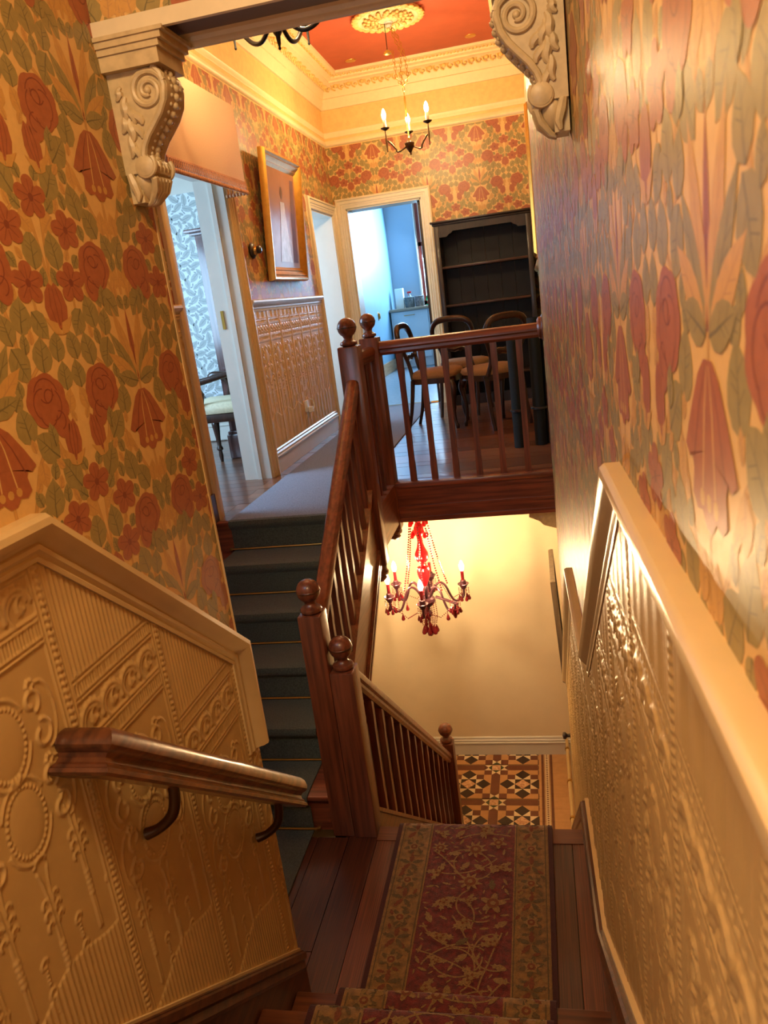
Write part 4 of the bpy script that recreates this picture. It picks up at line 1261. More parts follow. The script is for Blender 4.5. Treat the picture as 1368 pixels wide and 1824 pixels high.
# mitred return to the wall at the upper end: the start ring is cut at 45 degrees
for i in range(n): vs[i] = vs[i] - dv * (RH[i][0] * .98)
hm = MB().add(vs, [(i, (i + 1) % n, n + (i + 1) % n, n + i) for i in range(n)] + [tuple(range(n - 1, -1, -1)), tuple(range(n, 2 * n))])
hm.build('rail', OAKY, hd, 30)
ring0 = [Vector(v) for v in vs[:n]]
ring1 = [Vector((XL + .006, v.y, v.z)) for v in ring0]
MB().add(ring0 + ring1, [(i, (i + 1) % n, n + (i + 1) % n, n + i) for i in range(n)] + [tuple(range(n, 2 * n))]).build('return_end', SKIRTW, hd, 30)
for s_ in (1.235, 1.715):
    zc = p0.z + (s_ - p0.y) * dv.z / dv.y
    MB().curve([(HX - .045, s_, zc - .055), (HX - .045, s_ - .004, zc - .10), (HX - .055, s_ - .012, zc - .135), (HX - .085, s_ - .02, zc - .16), (XL + .012, s_ - .026, zc - .17)], [.011, .012, .012, .011, .013], 10).build('bracket', OLDBRASS, hd)

# ================================================================== CORBELS
def corbel(label, wx, sg):
    """scrolled bracket on the wall at x = wx, projecting towards sg"""
    t = thing('corbel', label, 'corbel', (wx, 1.76, 2.45), 'scrolled corbels under the bulkhead')
    Y0, Y1 = 1.708, 1.818
    to = lambda a, b, c: (wx + sg * a, c, b)
    ab = MB()
    for o, z0, z1, e in ((.150, 2.768, 2.776, .008), (.142, 2.755, 2.768, .004), (.133, 2.742, 2.755, .0), (.126, 2.712, 2.742, -.004)):
        ab.box(min(wx, wx + sg * (o + .01)), max(wx, wx + sg * (o + .01)), Y0 - .012 - e, Y1 + .012 + e, z0, z1)
    ab.build('abacus', STONE, t, 0)
    front = [(.118, 2.712), (.132, 2.695), (.136, 2.672), (.130, 2.645), (.116, 2.622), (.098, 2.602), (.080, 2.583), (.066, 2.562), (.060, 2.545), (.064, 2.532), (.072, 2.522), (.070, 2.508), (.056, 2.50), (.04, 2.50)]
    MB().prism([(0, 2.712)] + front + [(.03, 2.51), (0, 2.51)], to, Y0 + .012, Y1 - .012).build('bracket_body', STONE, t, 30)
    rim = MB()
    for yy in (Y0 + .010, Y1 - .010):
        rim.tube([to(a - .008, b, yy) for a, b in front[:-3]], .0075, 8)
        rim.tube([to(.090 + r_ * math.cos(a), 2.668 + r_ * math.sin(a), yy) for a, r_ in zip(np.linspace(.3, .3 + 3.5 * PI, 44), np.linspace(.041, .008, 44))], list(np.linspace(.0075, .005, 44)), 8)
        rim.tube([to(.050 + r_ * math.cos(a), 2.522 + r_ * math.sin(a), yy) for a, r_ in zip(np.linspace(.7, .7 - 3 * PI, 36), np.linspace(.026, .005, 36))], list(np.linspace(.006, .004, 36)), 8)
        rim.ball(to(.090, 2.668, yy), .008, 10, 6); rim.ball(to(.052, 2.522, yy), .006, 10, 6)
    rim.build('scroll_rim', STONE, t)
    lf = MB()
    yy = Y0 + .010
    for (a, b, L, w, rot) in ((.03, 2.64, .05, .012, .25), (.042, 2.63, .045, .011, -.15), (.054, 2.622, .04, .010, -.5), (.024, 2.612, .04, .011, .5), (.036, 2.598, .05, .011, .1), (.05, 2.596, .04, .009, -.4), (.03, 2.567, .05, .010, .2), (.04, 2.552, .04, .009, -.1), (.022, 2.672, .03, .010, .6)):
        pts = [to(a + L * (q - .5) * math.sin(rot) + .004 * math.sin(q * 6), b + L * (q - .5) * math.cos(rot), yy) for q in np.linspace(0, 1, 7)]
        lf.tube(pts, [w * .35, w * .7, w * .95, w, w * .8, w * .6, w * .35], 7)
    lf.build('acanthus_leaf', STONE, t)
    bd = MB()
    for k in range(15):
        f = k / 14 * (len(front) - 5); i = int(f); q = f - i
        a = front[i][0] * (1 - q) + front[i + 1][0] * q; b = front[i][1] * (1 - q) + front[i + 1][1] * q
        for yy, r_ in ((Y0 + .034, .0045), (1.763, .0085), (Y1 - .034, .0045)): bd.ball(to(a, b, yy), r_, 8, 5)
    bd.build('front_beading', STONE, t)
    tip = MB()
    tip.lathe((wx + sg * .032, 1.763, 2.452), [(.002, 0), (.014, .006), (.026, .02), (.034, .035), (.036, .048), (.03, .06)], 14, sx=.85, sy=1.25)
    for yy in np.linspace(Y0 + .02, Y1 - .02, 5):
        tip.tube([to(.05, 2.512, yy), to(.064, 2.495, yy), to(.058, 2.475, (yy - 1.763) * .8 + 1.763), to(.038, 2.452, (yy - 1.763) * .5 + 1.763), to(.026, 2.446, (yy - 1.763) * .4 + 1.763)], [.006, .009, .0085, .006, .003], 7)
    for sgy in (Y0 + .012, Y1 - .012):
        tip.tube([to(.01, 2.51, sgy), to(.016, 2.49, sgy), to(.022, 2.468, sgy), to(.018, 2.452, sgy)], [.008, .011, .009, .004], 7)
    tip.box(min(wx, wx + sg * .03), max(wx, wx + sg * .03), Y0 + .02, Y1 - .02, 2.45, 2.512)
    tip.build('leaf_drop', STONE, t)
    rl = MB()
    for q in np.linspace(0, 1, 6): rl.lathe((wx + sg * .052, Y0 + .008 + q * (Y1 - Y0 - .016), 2.522), [(.012, -.008), (.0215, -.004), (.0215, .004), (.012, .008)], 14, axis='y')
    rl.build('lower_roll', STONE, t)
    return t


corbel('cream scrolled plaster corbel with acanthus on the partition wall end', XL + .001, 1)
corbel('greyed scrolled plaster corbel on the wall opposite the partition', RWX(1.76) - .004, -1)

# ================================================================== HALL FITTINGS
pm = thing('pelmet', 'beige fabric pelmet with bobble fringe above the side doorway', 'pelmet', (XH, 4.4, 2.95))
px1 = XH + .15
MB().box(XH + .003, px1, 3.86, 4.965, 2.99, 3.435, bev=.006).build('pelmet_box', FABRIC, pm)
fr = MB()
for k in range(44):
    y = 3.87 + k * .0252; z = 2.99
    fr.tube([(px1 + .002, y, z), (px1 + .002, y + .011, z - .025), (px1 + .002, y, z - .046), (px1 + .002, y - .010, z - .025), (px1 + .002, y, z)], .0034, 4)
    fr.ball((px1 + .002, y + .012, z - .058), .0125, 8, 5)
for k in range(7):
    x = px1 - k * .022
    fr.ball((x, 4.966, 2.930), .0125, 8, 5); fr.tube([(x, 4.966, 2.99), (x, 4.966, 2.94)], .0034, 4)
fr.box(px1 - .001, px1 + .004, 3.86, 4.967, 2.985, 2.995)
fo = fr.build('bobble_fringe', FRINGE, pm); fo['kind'] = 'stuff'


def frame_ring(mb, y0, y1, z0, z1, w, prof, to3):
    for (a, b), (c, d_) in (((y0, z0), (y0, z1)), ((y0, z1), (y1, z1)), ((y1, z1), (y1, z0)), ((y1, z0), (y0, z0))): pass
    path = [(y0, z0), (y0, z1), (y1, z1), (y1, z0), (y0, z0)]
    n = len(prof); vs = []
    for (a, b), (sa, sb) in zip([(y0, z0), (y0, z1), (y1, z1), (y1, z0)], [(1, 1), (1, -1), (-1, -1), (-1, 1)]):
        for (o, q) in prof: vs.append(to3(a + sa * q, o, b + sb * q))
    fs = []
    for i in range(4):
        j = (i + 1) % 4
        for k in range(n - 1): fs.append((i * n + k, i * n + k + 1, j * n + k + 1, j * n + k))
    mb.add(vs, fs)


FRAME = [(0, 0), (.03, 0), (.052, .012), (.05, .03), (.036, .05), (.042, .06), (.036, .07), (.022, .10), (.026, .108), (.02, .12), (.012, .135), (.01, .14)]
pic = thing('painting', 'gilt-framed painting of a pale figure hanging over the hall dado', 'painting', (XH, 5.98, 2.41))
TILT = lambda s, o, z: (XH + .012 + o + (z - 2.41) * .075, s, z)
m = MB(); frame_ring(m, 5.53, 6.42, 2.41, 3.30, .13, [(o, q * .72) for o, q in FRAME], TILT); m.build('frame', GILT, pic, 30)
pmx = bpy.data.materials.new('painted_canvas'); pmx.use_nodes = True
nt = pmx.node_tree; bs = nt.nodes['Principled BSDF']; bs.inputs['Roughness'].default_value = .25
tc = nt.nodes.new('ShaderNodeTexCoord'); sp = nt.nodes.new('ShaderNodeSeparateXYZ'); nt.links.new(tc.outputs['Object'], sp.inputs[0])
ramp = nt.nodes.new('ShaderNodeValToRGB'); nz = nt.nodes.new('ShaderNodeTexNoise'); nz.inputs['Scale'].default_value = 6; nt.links.new(tc.outputs['Object'], nz.inputs[0])
ad = nt.nodes.new('ShaderNodeMath'); ad.operation = 'MULTIPLY_ADD'; ad.inputs[1].default_value = .25; nt.links.new(nz.outputs['Fac'], ad.inputs[0]); nt.links.new(sp.outputs['Z'], ad.inputs[2])
nt.links.new(ad.outputs[0], ramp.inputs[0]); nt.links.new(ramp.outputs[0], bs.inputs['Base Color'])
el = ramp.color_ramp.elements; el[0].position = .15; el[0].color = srgb(150, 150, 190); el[1].position = .95; el[1].color = srgb(150, 96, 70)  # bluish lower end: reflection of a window painted into the canvas colour
for p_, c_ in ((.4, (176, 160, 190)), (.62, (140, 100, 110)), (.8, (160, 110, 90))):
    e = el.new(p_); e.color = srgb(*c_)
cv = MB().add([TILT(5.62, .0105, 2.50), TILT(6.33, .0105, 2.50), TILT(6.33, .0105, 3.21), TILT(5.62, .0105, 3.21)], [(0, 1, 2, 3)])
cvo = cv.build('canvas', pmx, pic)
fig = MB()
fig.add([TILT(5.97 + a, .0118, z) for a, z in ((-.13, 2.55), (.15, 2.55), (.10, 2.75), (.06, 2.9), (.05, 2.98), (-.05, 2.98), (-.06, 2.88), (-.09, 2.75))], [tuple(range(8))], 0)
fig.add([TILT(5.96 + .028 * math.cos(a), .012, 3.045 + .045 * math.sin(a)) for a in np.linspace(0, 2 * PI, 13)[:-1]], [tuple(range(12))], 1)
fig.add([TILT(6.22 + a, .0118, z) for a, z in ((-.06, 2.55), (.06, 2.55), (.06, 3.16), (-.02, 3.16))], [tuple(range(4))], 2)
fig.build('painted_figure', [mat('painted_white_dress', (196, 186, 204), .3, noise=.25, nscale=20), mat('painted_head', (92, 56, 44), .3), mat('painted_shadow', (112, 82, 96), .3, noise=.2)], pic, 0)

bp = thing('bell_push', 'round dark wooden bell push fixed beside the side doorway', 'bell push', (XH, 5.29, 2.61))
MB().lathe((XH + .004, 5.29, 2.613), [(.052, 0), (.054, .008), (.044, .018), (.034, .022), (.001, .022)], 22, axis='x').build('base', DARKW, bp)
MB().lathe((XH + .026, 5.29, 2.613), [(.03, 0), (.03, .012), (.024, .02), (.001, .022)], 20, axis='x').build('brass_ring', BRASS, bp)
MB().lathe((XH + .046, 5.29, 2.613), [(.026, 0), (.026, .02), (.016, .028), (.001, .03)], 18, axis='x').build('knob', DARKW, bp)
sk_ = thing('power_socket', 'white electrical socket with plug on the hall dado panel', 'socket', (XH, 6.0, 1.40))
WP = mat('white_plastic', (236, 236, 228), .3)
MB().box(XH + .008, XH + .02, 5.93, 6.02, 1.385, 1.475, bev=.004).build('socket_plate', WP, sk_)
MB().box(XH + .02, XH + .055, 5.98, 6.03, 1.375, 1.42, bev=.006).build('plug', WP, sk_)
MB().tube([(XH + .05, 6.0, 1.378), (XH + .07, 6.01, 1.42), (XH + .06, 6.02, 1.47), (XH + .03, 6.0, 1.485)], .003, 6).build('flex', WP, sk_)
# gilt frame on the wall opposite the painting, seen edge-on
pc2 = thing('gilt_wall_frame', 'tall gilt frame seen edge-on beside the dark bookcase', 'picture frame', (XR, 5.9, 2.34))
m = MB(); frame_ring(m, 5.5, 6.35, 2.34, 3.27, .1, [(o * .8, q) for o, q in FRAME], lambda s, o, z: (XR - .006 - o, s, z)); m.build('frame', GILT, pc2, 30)
MB().box(XR - .015, XR - .004, 5.55, 6.30, 2.39, 3.22).build('backing', DARKW, pc2, 0)

# ================================================================== LAMPS
def candle_lamp(t, c, R_, angs, zb, metal, bulb, arm_r=.007, s=1.0, sleeve=IVORY):
    """body with arms; c = centre (x, y), zb = bottom of the body finial"""
    x, y = c
    MB().lathe((x, y, zb), [(.001, 0), (.007, .006), (.004, .016), (.012, .022), (.016, .03), (.03, .05), (.036, .07), (.04, .085), (.034, .092), (.02, .096), (.012, .10)], 18).build('body', metal, t)
    for a in angs:
        ca, sa = math.cos(a), math.sin(a)
        P_ = [(.03, .06), (.08 * s, .035), (.11 * s, .03), (R_ * .62, .05), (R_ * .8, .09), (R_ * .93, .11), (R_, .108)]
        am = MB().curve([(x + ca * r, y + sa * r, zb + z) for r, z in P_], arm_r, 8)
        am.lathe((x + ca * R_, y + sa * R_, zb + .03), [(.001, 0), (.005, .004), (.004, .02), (.008, .06), (.008, .085), (.006, .10), (.006, .155), (.012, .158), (.034, .17), (.036, .176), (.012, .172)], 16)
        ao = am.build('arm', metal, t)
        MB().lathe((x + ca * R_, y + sa * R_, zb + .205), [(.013, 0), (.0135, .06), (.012, .064)], 12).build('candle_sleeve', sleeve, ao)
        MB().lathe((x + ca * R_, y + sa * R_, zb + .268), [(.008, 0), (.014, .012), (.0165, .026), (.014, .045), (.007, .064), (.001, .074)], 12).build('bulb', bulb, ao)


def chain(mb, pts, link=.034, r=.0024, w=.009):
    P_ = [Vector(p) for p in pts]; L = [0]
    for i in range(1, len(P_)): L.append(L[-1] + (P_[i] - P_[i - 1]).length)
    n = max(2, int(L[-1] / (link * .78)))
    for k in range(n):
        d_ = L[-1] * (k + .5) / n
        i = max(j for j in range(len(L)) if L[j] <= d_); i = min(i, len(P_) - 2)
        q = P_[i].lerp(P_[i + 1], (d_ - L[i]) / max(1e-6, L[i + 1] - L[i])); d = (P_[i + 1] - P_[i]).normalized()
        s_ = d.cross(Vector((0, 1, .2)) if k % 2 else Vector((1, 0, .2))).normalized()
        mb.tube([q + d * (link * .5 * math.sin(a)) + s_ * (w * math.cos(a)) for a in np.linspace(0, 2 * PI, 9)[:-1]], r, 4, closed=True)


LX, LY = -.925, 6.55
CX = -.862
hl_ = thing('hall_chandelier', 'three-candle bronze chandelier hanging on a looped chain', 'chandelier', (CX, LY, 3.25))
candle_lamp(hl_, (CX, LY), .19, (PI / 2 + .1, PI * 7 / 6, -PI / 6 + .05), 3.25, OLDBRASS, BULB)
MB().lathe((CX, LY, 3.345), [(.007, 0), (.006, .02), (.01, .03), (.006, .04), (.006, .18), (.011, .19), (.008, .20), (.009, .31), (.006, .33)], 12).build('stem', BRASS, hl_)
ch = MB()
chain(ch, [(CX, LY, 3.67), (CX, LY, 3.74)])
chain(ch, [(CX, LY, 3.74), (CX - .045, LY, 3.80), (CX - .05, LY, 3.92), (LX + .005, LY, 4.0)])
chain(ch, [(CX, LY, 3.74), (CX + .045, LY, 3.80), (CX + .035, LY, 3.95), (CX - .0, LY, 4.08), (LX, LY, 4.2)])
chain(ch, [(CX, LY, 3.74), (CX - .01, LY + .01, 3.86), (CX + .01, LY, 3.98), (CX - .03, LY, 4.08), (LX, LY, 4.2)])
ch.build('chain', BRASS, hl_)
MB().tube([(LX - .03, LY, 4.2), (LX - .03, LY, 4.0)], .003, 6).build('flex', BLACKM, hl_)
MB().lathe((LX - .03, LY, 3.985), [(.004, .03), (.012, .025), (.03, .012), (.035, 0), (.03, .004), (.001, .012)], 16).build('cup', BRASS, hl_)
rs = thing('ceiling_rose', 'cream plaster ceiling rose of carved leaves on red ceiling', 'ceiling rose', (LX, LY, 4.2))
MB().lathe((LX, LY, 4.196), [(.03, 0), (.05, .004), (.06, .012), (.11, .016), (.14, .022), (.20, .024), (.215, .018), (.235, .018), (.25, .03), (.26, .048)], 40).build('disc', CORN, rs)
lv = MB()
for k in range(28):
    a = 2 * PI * k / 28
    lv.ball((LX + .255 * math.cos(a), LY + .255 * math.sin(a), 4.222), .03, 8, 5, sz=.55)
for k in range(16):
    a = 2 * PI * k / 16
    for rr_, q in ((.09, .016), (.12, .018), (.155, .02), (.185, .016)): lv.ball((LX + rr_ * math.cos(a + rr_ * 3), LY + rr_ * math.sin(a + rr_ * 3), 4.208), q, 7, 5, sz=.7)
lv.build('carved_leaves', CORN2, rs)
MB().lathe((LX, LY, 4.165), [(.02, 0), (.026, .01), (.024, .02), (.035, .03), (.03, .04)], 18).build('boss', WHITE, rs)
for i, (x, y) in enumerate(((-1.425, 7.46), (-.36, 7.44))):
    t = thing('downlight', ['recessed brass downlight in the red ceiling above the painting side', 'recessed brass downlight in the red ceiling above the bookcase'][i], 'downlight', (x, y, 4.23), 'recessed lights in the red ceiling')
    MB().lathe((x, y, 4.236), [(.026, .002), (.034, 0), (.046, .004), (.048, .01)], 22).build('bezel', BRASS, t)
    MB().lathe((x, y, 4.24), [(.001, 0), (.026, 0), (.026, .004)], 18).build('lamp_face', mat('downlight_glow', (255, 230, 180), emit=(255, 215, 150), estr=6), t)

NX, NY = -1.10, 4.0
nl = thing('dark_chandelier', 'black iron chandelier with curved arms close behind the bulkhead', 'chandelier', (NX, NY, 3.4))
x, y, zb = NX, NY, 3.385
MB().lathe((x, y, zb), [(.001, 0), (.008, .006), (.005, .015), (.009, .03), (.012, .06), (.022, .075), (.022, .09), (.034, .11), (.03, .14), (.012, .16), (.009, .45), (.012, .7), (.02, .84)], 16).build('stem', BLACKM, nl)
for k in range(5):
    a = R(5) + k * 2 * PI / 5; ca, sa = math.cos(a), math.sin(a)
    am = MB().curve([(x + ca * r, y + sa * r, zb + z) for r, z in ((.02, .17), (.06, .11), (.12, .07), (.18, .08), (.235, .125), (.27, .17), (.32, .18))], .011, 8)
    am.lathe((x + ca * .32, y + sa * .32, zb + .09), [(.001, 0), (.007, .006), (.005, .016), (.007, .06), (.008, .11), (.03, .125), (.032, .132), (.012, .13)], 14)
    ao = am.build('arm', BLACKM, nl)
    MB().lathe((x + ca * .32, y + sa * .32, zb + .22), [(.013, 0), (.013, .07)], 12).build('candle_sleeve', IVORY, ao)
    MB().lathe((x + ca * .32, y + sa * .32, zb + .29), [(.008, 0), (.014, .012), (.0165, .026), (.014, .045), (.001, .07)], 10).build('bulb', BULBN, ao)

# ---- red glass chandelier over the lower hall
QX, QY = -.935, 5.28
rc = thing('red_chandelier', 'red glass chandelier with beads hanging over the tiled lower hall', 'chandelier', (QX, QY, -.38))
zc0 = -.03
MB().lathe((QX, QY, zc0), [(.001, -.14), (.02, -.13), (.03, -.10), (.014, -.075), (.022, -.05), (.05, -.03), (.065, 0), (.06, .02), (.03, .04), (.018, .07), (.022, .10), (.012, .12)], 18).build('bowl', PLUM, rc)
MB().lathe((QX, QY, zc0 + .12), [(.012, 0), (.03, .04), (.045, .08), (.05, .12), (.045, .15), (.018, .165), (.014, .19), (.04, .20), (.052, .225), (.05, .26), (.032, .30), (.02, .345), (.018, .38), (.03, .41), (.04, .43), (.036, .46), (.018, .50), (.05, .53), (.075, .55), (.07, .56), (.012, .57), (.010, .70)], 20).build('column', REDG, rc)
MB().lathe((QX, QY, .80), [(.012, -.05), (.03, -.04), (.05, .0), (.06, .05), (.06, .064)], 18).build('canopy', PLUM, rc)


def drop(mb, p, L=.05, r=.014):
    mb.lathe((p[0], p[1], p[2] - L), [(.001, 0), (r * .8, L * .12), (r, L * .3), (r * .7, L * .55), (r * .25, L * .85), (.001, L)], 8)


def beads(mb, pts, r=.0055, sp=.0135):
    P_ = [Vector(p) for p in pts]
    for i in range(len(P_) - 1):
        L = (P_[i + 1] - P_[i]).length; n_ = max(1, int(L / sp))
        for k in range(n_): q = P_[i].lerp(P_[i + 1], k / n_); mb.ball(q, r, 6, 4)


for k, a in enumerate((-PI / 2 + .05, PI + .45, PI - .5, PI / 2, .25, -.62)):
    ca, sa = math.cos(a), math.sin(a); Ra = .285; broken = (k == 5)
    pt = lambda r, z: (QX + ca * r, QY + sa * r, zc0 + z)
    am = MB().curve([pt(.03, .02), pt(.07, .10), pt(.11, .13), pt(.15, .10), pt(.18, .02), pt(.21, -.03), pt(.25, -.03), pt(.28, .0), pt(Ra, .05)], [.009] * 9, 8)
    ao = am.build('arm', PLUM, rc)
    if broken:
        MB().tube([pt(.10, .05), pt(.22, .045), pt(.31, .035)], .011, 8).build('loose_candle', PLUM, ao)
        cu = MB(); cu.lathe(pt(Ra - .01, -.05), [(.008, -.03), (.02, 0), (.03, .02), (.04, .045), (.03, .04)], 12); cu.build('cup', REDD, ao)
    else:
        cu = MB(); cu.lathe(pt(Ra, .05), [(.012, 0), (.022, .012), (.03, .03), (.044, .045), (.04, .047), (.024, .04), (.02, .07), (.014, .075)], 14); cu.build('cup', PLUM, ao)
        MB().lathe(pt(Ra, .115), [(.0125, 0), (.0125, .085)], 12).build('candle_sleeve', REDD, ao)
        if k != 3: MB().lathe(pt(Ra, .198), [(.008, 0), (.015, .014), (.018, .03), (.015, .05), (.007, .07), (.001, .08)], 12).build('bulb', BULBR, ao)
    dr = MB()
    for q in range(6):
        b = q * PI / 3; p = (QX + ca * Ra + .036 * math.cos(b), QY + sa * Ra + .036 * math.sin(b), zc0 + .06)
        beads(dr, [p, (p[0], p[1], p[2] - .05)], .0045, .012); drop(dr, (p[0], p[1], p[2] - .05), .05, .013)
    drop(dr, pt(.2, -.06), .06, .015); beads(dr, [pt(.2, -.02), pt(.2, -.07)], .004, .012)
    dr.build('glass_drops', REDD, ao)['kind'] = 'stuff'
    sw = MB()
    beads(sw, [(QX + ca * .06, QY + sa * .06, zc0 + .66), pt(.085, .5), pt(.12, .3), pt(.17, .1)], .0072, .018)
    a2 = a + PI / 3
    beads(sw, [pt(Ra, .03), (QX + math.cos(a + PI / 6) * .22, QY + math.sin(a + PI / 6) * .22, zc0 - .06), (QX + math.cos(a2) * Ra, QY + math.sin(a2) * Ra, zc0 + .03)], .0045, .015)
    beads(sw, [pt(.06, .0), pt(.065, -.12), pt(.05, -.20)], .0048, .0135); drop(sw, pt(.05, -.2), .07, .019)
    beads(sw, [pt(.03, -.06), pt(.03, -.2)], .0045, .0135); drop(sw, pt(.03, -.2), .06, .017)
    sw.build('bead_string', REDD, rc)['kind'] = 'stuff'
    up_ = MB().curve([(QX + ca * .03, QY + sa * .03, zc0 + .68), (QX + ca * .05, QY + sa * .05, zc0 + .77), (QX + ca * .10, QY + sa * .10, zc0 + .80), (QX + ca * .135, QY + sa * .135, zc0 + .77), (QX + ca * .13, QY + sa * .13, zc0 + .745)], .0045, 6)
    up_.build('upper_arm', PLUM, rc)
    ud = MB(); drop(ud, (QX + ca * .135, QY + sa * .135, zc0 + .74), .075, .012); drop(ud, (QX + ca * .06, QY + sa * .06, zc0 + .66), .07, .017); drop(ud, (QX + ca * .055, QY + sa * .055, zc0 + .56), .06, .015)
    ud.build('upper_drops', REDG, rc)['kind'] = 'stuff'
fd = MB(); drop(fd, (QX, QY, zc0 - .14), .10, .012); fd.ball((QX, QY, zc0 - .27), .022, 12, 8); fd.build('bottom_drop', REDD, rc)

# ================================================================== HALL FURNITURE
bc = thing('bookcase', 'tall empty dark oak bookcase standing against the papered end wall', 'bookcase', (-.41, 7.72, ZH))
bx0, bx1, by0, by1, bz = -.86, .035, 7.58, 7.89, 2.775
for x in (bx0, bx1 - .045): MB().box(x, x + .045, by0, by1, ZH, bz, bev=.003).build('side', DARKW, bc)
MB().box(bx0 - .01, bx1 + .01, by0 - .012, by1, bz, bz + .02, bev=.003).box(bx0 - .028, bx1 + .028, by0 - .035, by1, bz + .02, bz + .038, bev=.004).build('cornice', DARKW, bc)
ap = [(bx0 + .045, bz)] + [(bx1 - .045, bz), (bx1 - .045, bz - .105), (bx1 - .12, bz - .105), (bx1 - .135, bz - .085), (bx1 - .16, bz - .078), (bx1 - .175, bz - .06), (bx0 + .175, bz - .06), (bx0 + .16, bz - .078), (bx0 + .135, bz - .085), (bx0 + .12, bz - .105), (bx0 + .045, bz - .105)]
MB().prism(ap, lambda a, b, c: (a, c, b), by0 + .002, by0 + .02).build('apron', DARKW, bc, 0)
for z in (2.405, 2.05, 1.70, 1.36): MB().box(bx0 + .045, bx1 - .045, by0 + .02, by1 - .015, z - .022, z, bev=.002).build('shelf', wood('shelf_wood', (78, 46, 32), (48, 28, 20), 'x', .4), bc)
for k in range(6):
    w_ = (bx1 - bx0 - .09) / 6; MB().box(bx0 + .045 + k * w_ + .001, bx0 + .045 + (k + 1) * w_ - .001, by1 - .015, by1 - .004, ZH + .06, bz).build('back_board', mat('bookcase_back', (22, 21, 25), .5, noise=.2, stretch=(1, 1, .1), nscale=20), bc, 0)
MB().box(bx0 + .02, bx1 - .02, by0 + .01, by0 + .03, ZH, ZH + .10).build('plinth', DARKW, bc, 0)


def dining_chair(label, loc, rz, h=.86):
    t = thing('dining_chair', label, 'chair', (0, 0, 0), 'balloon-back chairs in the hall')
    # local: seat faces +y, back at -y
    st = MB(); n = 20; rings = [(.0, 1.0), (.02, 1.03), (.045, .98), (.06, .8), (.066, .0)]
    vs = []; fs = []
    for z, k in rings:
        for q in range(n):
            a = 2 * PI * q / n; c, s = math.cos(a), math.sin(a)
            e = .55; x = math.copysign(abs(c) ** e, c) * .21; y = math.copysign(abs(s) ** e, s) * .20
            x *= 1 + .10 * (y / .2); vs.append((x * k, y * k, .43 + z))
    for i in range(len(rings) - 1):
        for q in range(n): fs.append((i * n + q, i * n + (q + 1) % n, (i + 1) * n + (q + 1) % n, (i + 1) * n + q))
    st.add(vs, fs); st.build('seat', SEATF, t, 60)
    sf = MB(); lo = [(v[0] * 1.0, v[1] * 1.0, .385) for v in vs[:n]]; sf.add(lo + [(v[0], v[1], .432) for v in vs[:n]], [(q, (q + 1) % n, n + (q + 1) % n, n + q) for q in range(n)] + [tuple(range(n - 1, -1, -1)), tuple(range(n, 2 * n))]); sf.build('seat_rail', CHAIRW, t, 30)
    for s in (-1, 1):
        MB().curve([(s * .18, .155, .40), (s * .19, .17, .36), (s * .195, .18, .32), (s * .18, .165, .22), (s * .175, .16, .12), (s * .18, .17, .05), (s * .185, .18, .025), (s * .185, .18, 0)], [.024, .03, .026, .019, .015, .013, .018, .014], 10).build('leg', CHAIRW, t)
        MB().curve([(s * .165, -.17, .42), (s * .168, -.185, .3), (s * .17, -.21, .15), (s * .172, -.25, 0)], [.019, .018, .016, .014], 8).build('leg', CHAIRW, t)
    hoop = [(s_, -.17 - .10 * ((z - .42) / .44), z) for s_, z in ((.15, .42), (.125, .52), (.135, .60), (.175, .70), (.185, .76), (.165, .82), (.11, .858), (.0, .868), (-.11, .858), (-.165, .82), (-.185, .76), (-.175, .70), (-.135, .60), (-.125, .52), (-.15, .42))]
    MB().curve(hoop, [.018, .017, .017, .019, .021, .024, .027, .028, .027, .024, .021, .019, .017, .017, .018], 10).build('backrest', CHAIRW, t)
    cr = MB().tube([(-.135, -.215, .60), (-.07, -.222, .615), (0, -.222, .60), (.07, -.222, .615), (.135, -.215, .60)], [.014, .02, .026, .02, .014], 8)
    for x in (-.05, 0, .05): cr.ball((x, -.222, .606), .028, 10, 6, sx=1, sy=.5)
    cr.build('carved_rail', CHAIRW, t)
    t.location = loc; t.rotation_euler.z = rz
    return t


ch1 = dining_chair('balloon-back chair turned sideways with tan seat near the kitchen doorway', (-.83, 6.48, ZH), R(-98))


def chair_copy(label, loc, rz):
    c = copy_tree(ch1); c['label'] = label; c.location = loc; c.rotation_euler.z = rz
    return c


chair_copy('balloon-back chair standing close to the bookcase front with its back showing', (-.66, 7.12, ZH), R(-12))
chair_copy('balloon-back chair between the bookcase and the rolled carpets', (-.36, 6.30, ZH), R(35))
for i, (x, y, r_, h_) in enumerate(((-.153, 5.28, .047, .80), (-.006, 5.32, .052, .86))):
    t = thing('rolled_carpet', ['dark rolled carpet standing upright, further from the wall', 'dark rolled carpet standing upright against the hall wall'][i], 'rolled carpet', (x, y, ZH), 'rolled carpets standing behind the hall balustrade')
    m = MB()
    sp = [(x + (r_ * (1 - .75 * q)) * math.cos(q * 16), y + (r_ * (1 - .75 * q)) * math.sin(q * 16)) for q in np.linspace(0, 1, 60)]
    vs = [(a, b, z) for z in (ZH + .001, ZH + h_) for a, b in sp]; k = len(sp)
    m.add(vs, [(q, q + 1, k + q + 1, k + q) for q in range(k - 1)]); m.build('carpet_roll', ROLL, t, 60)
    MB().lathe((x, y, ZH + .0), [(r_ + .001, .25), (r_ + .003, .252), (r_ + .003, .265), (r_ + .001, .267)], 24).build('tie', DARKW, t)

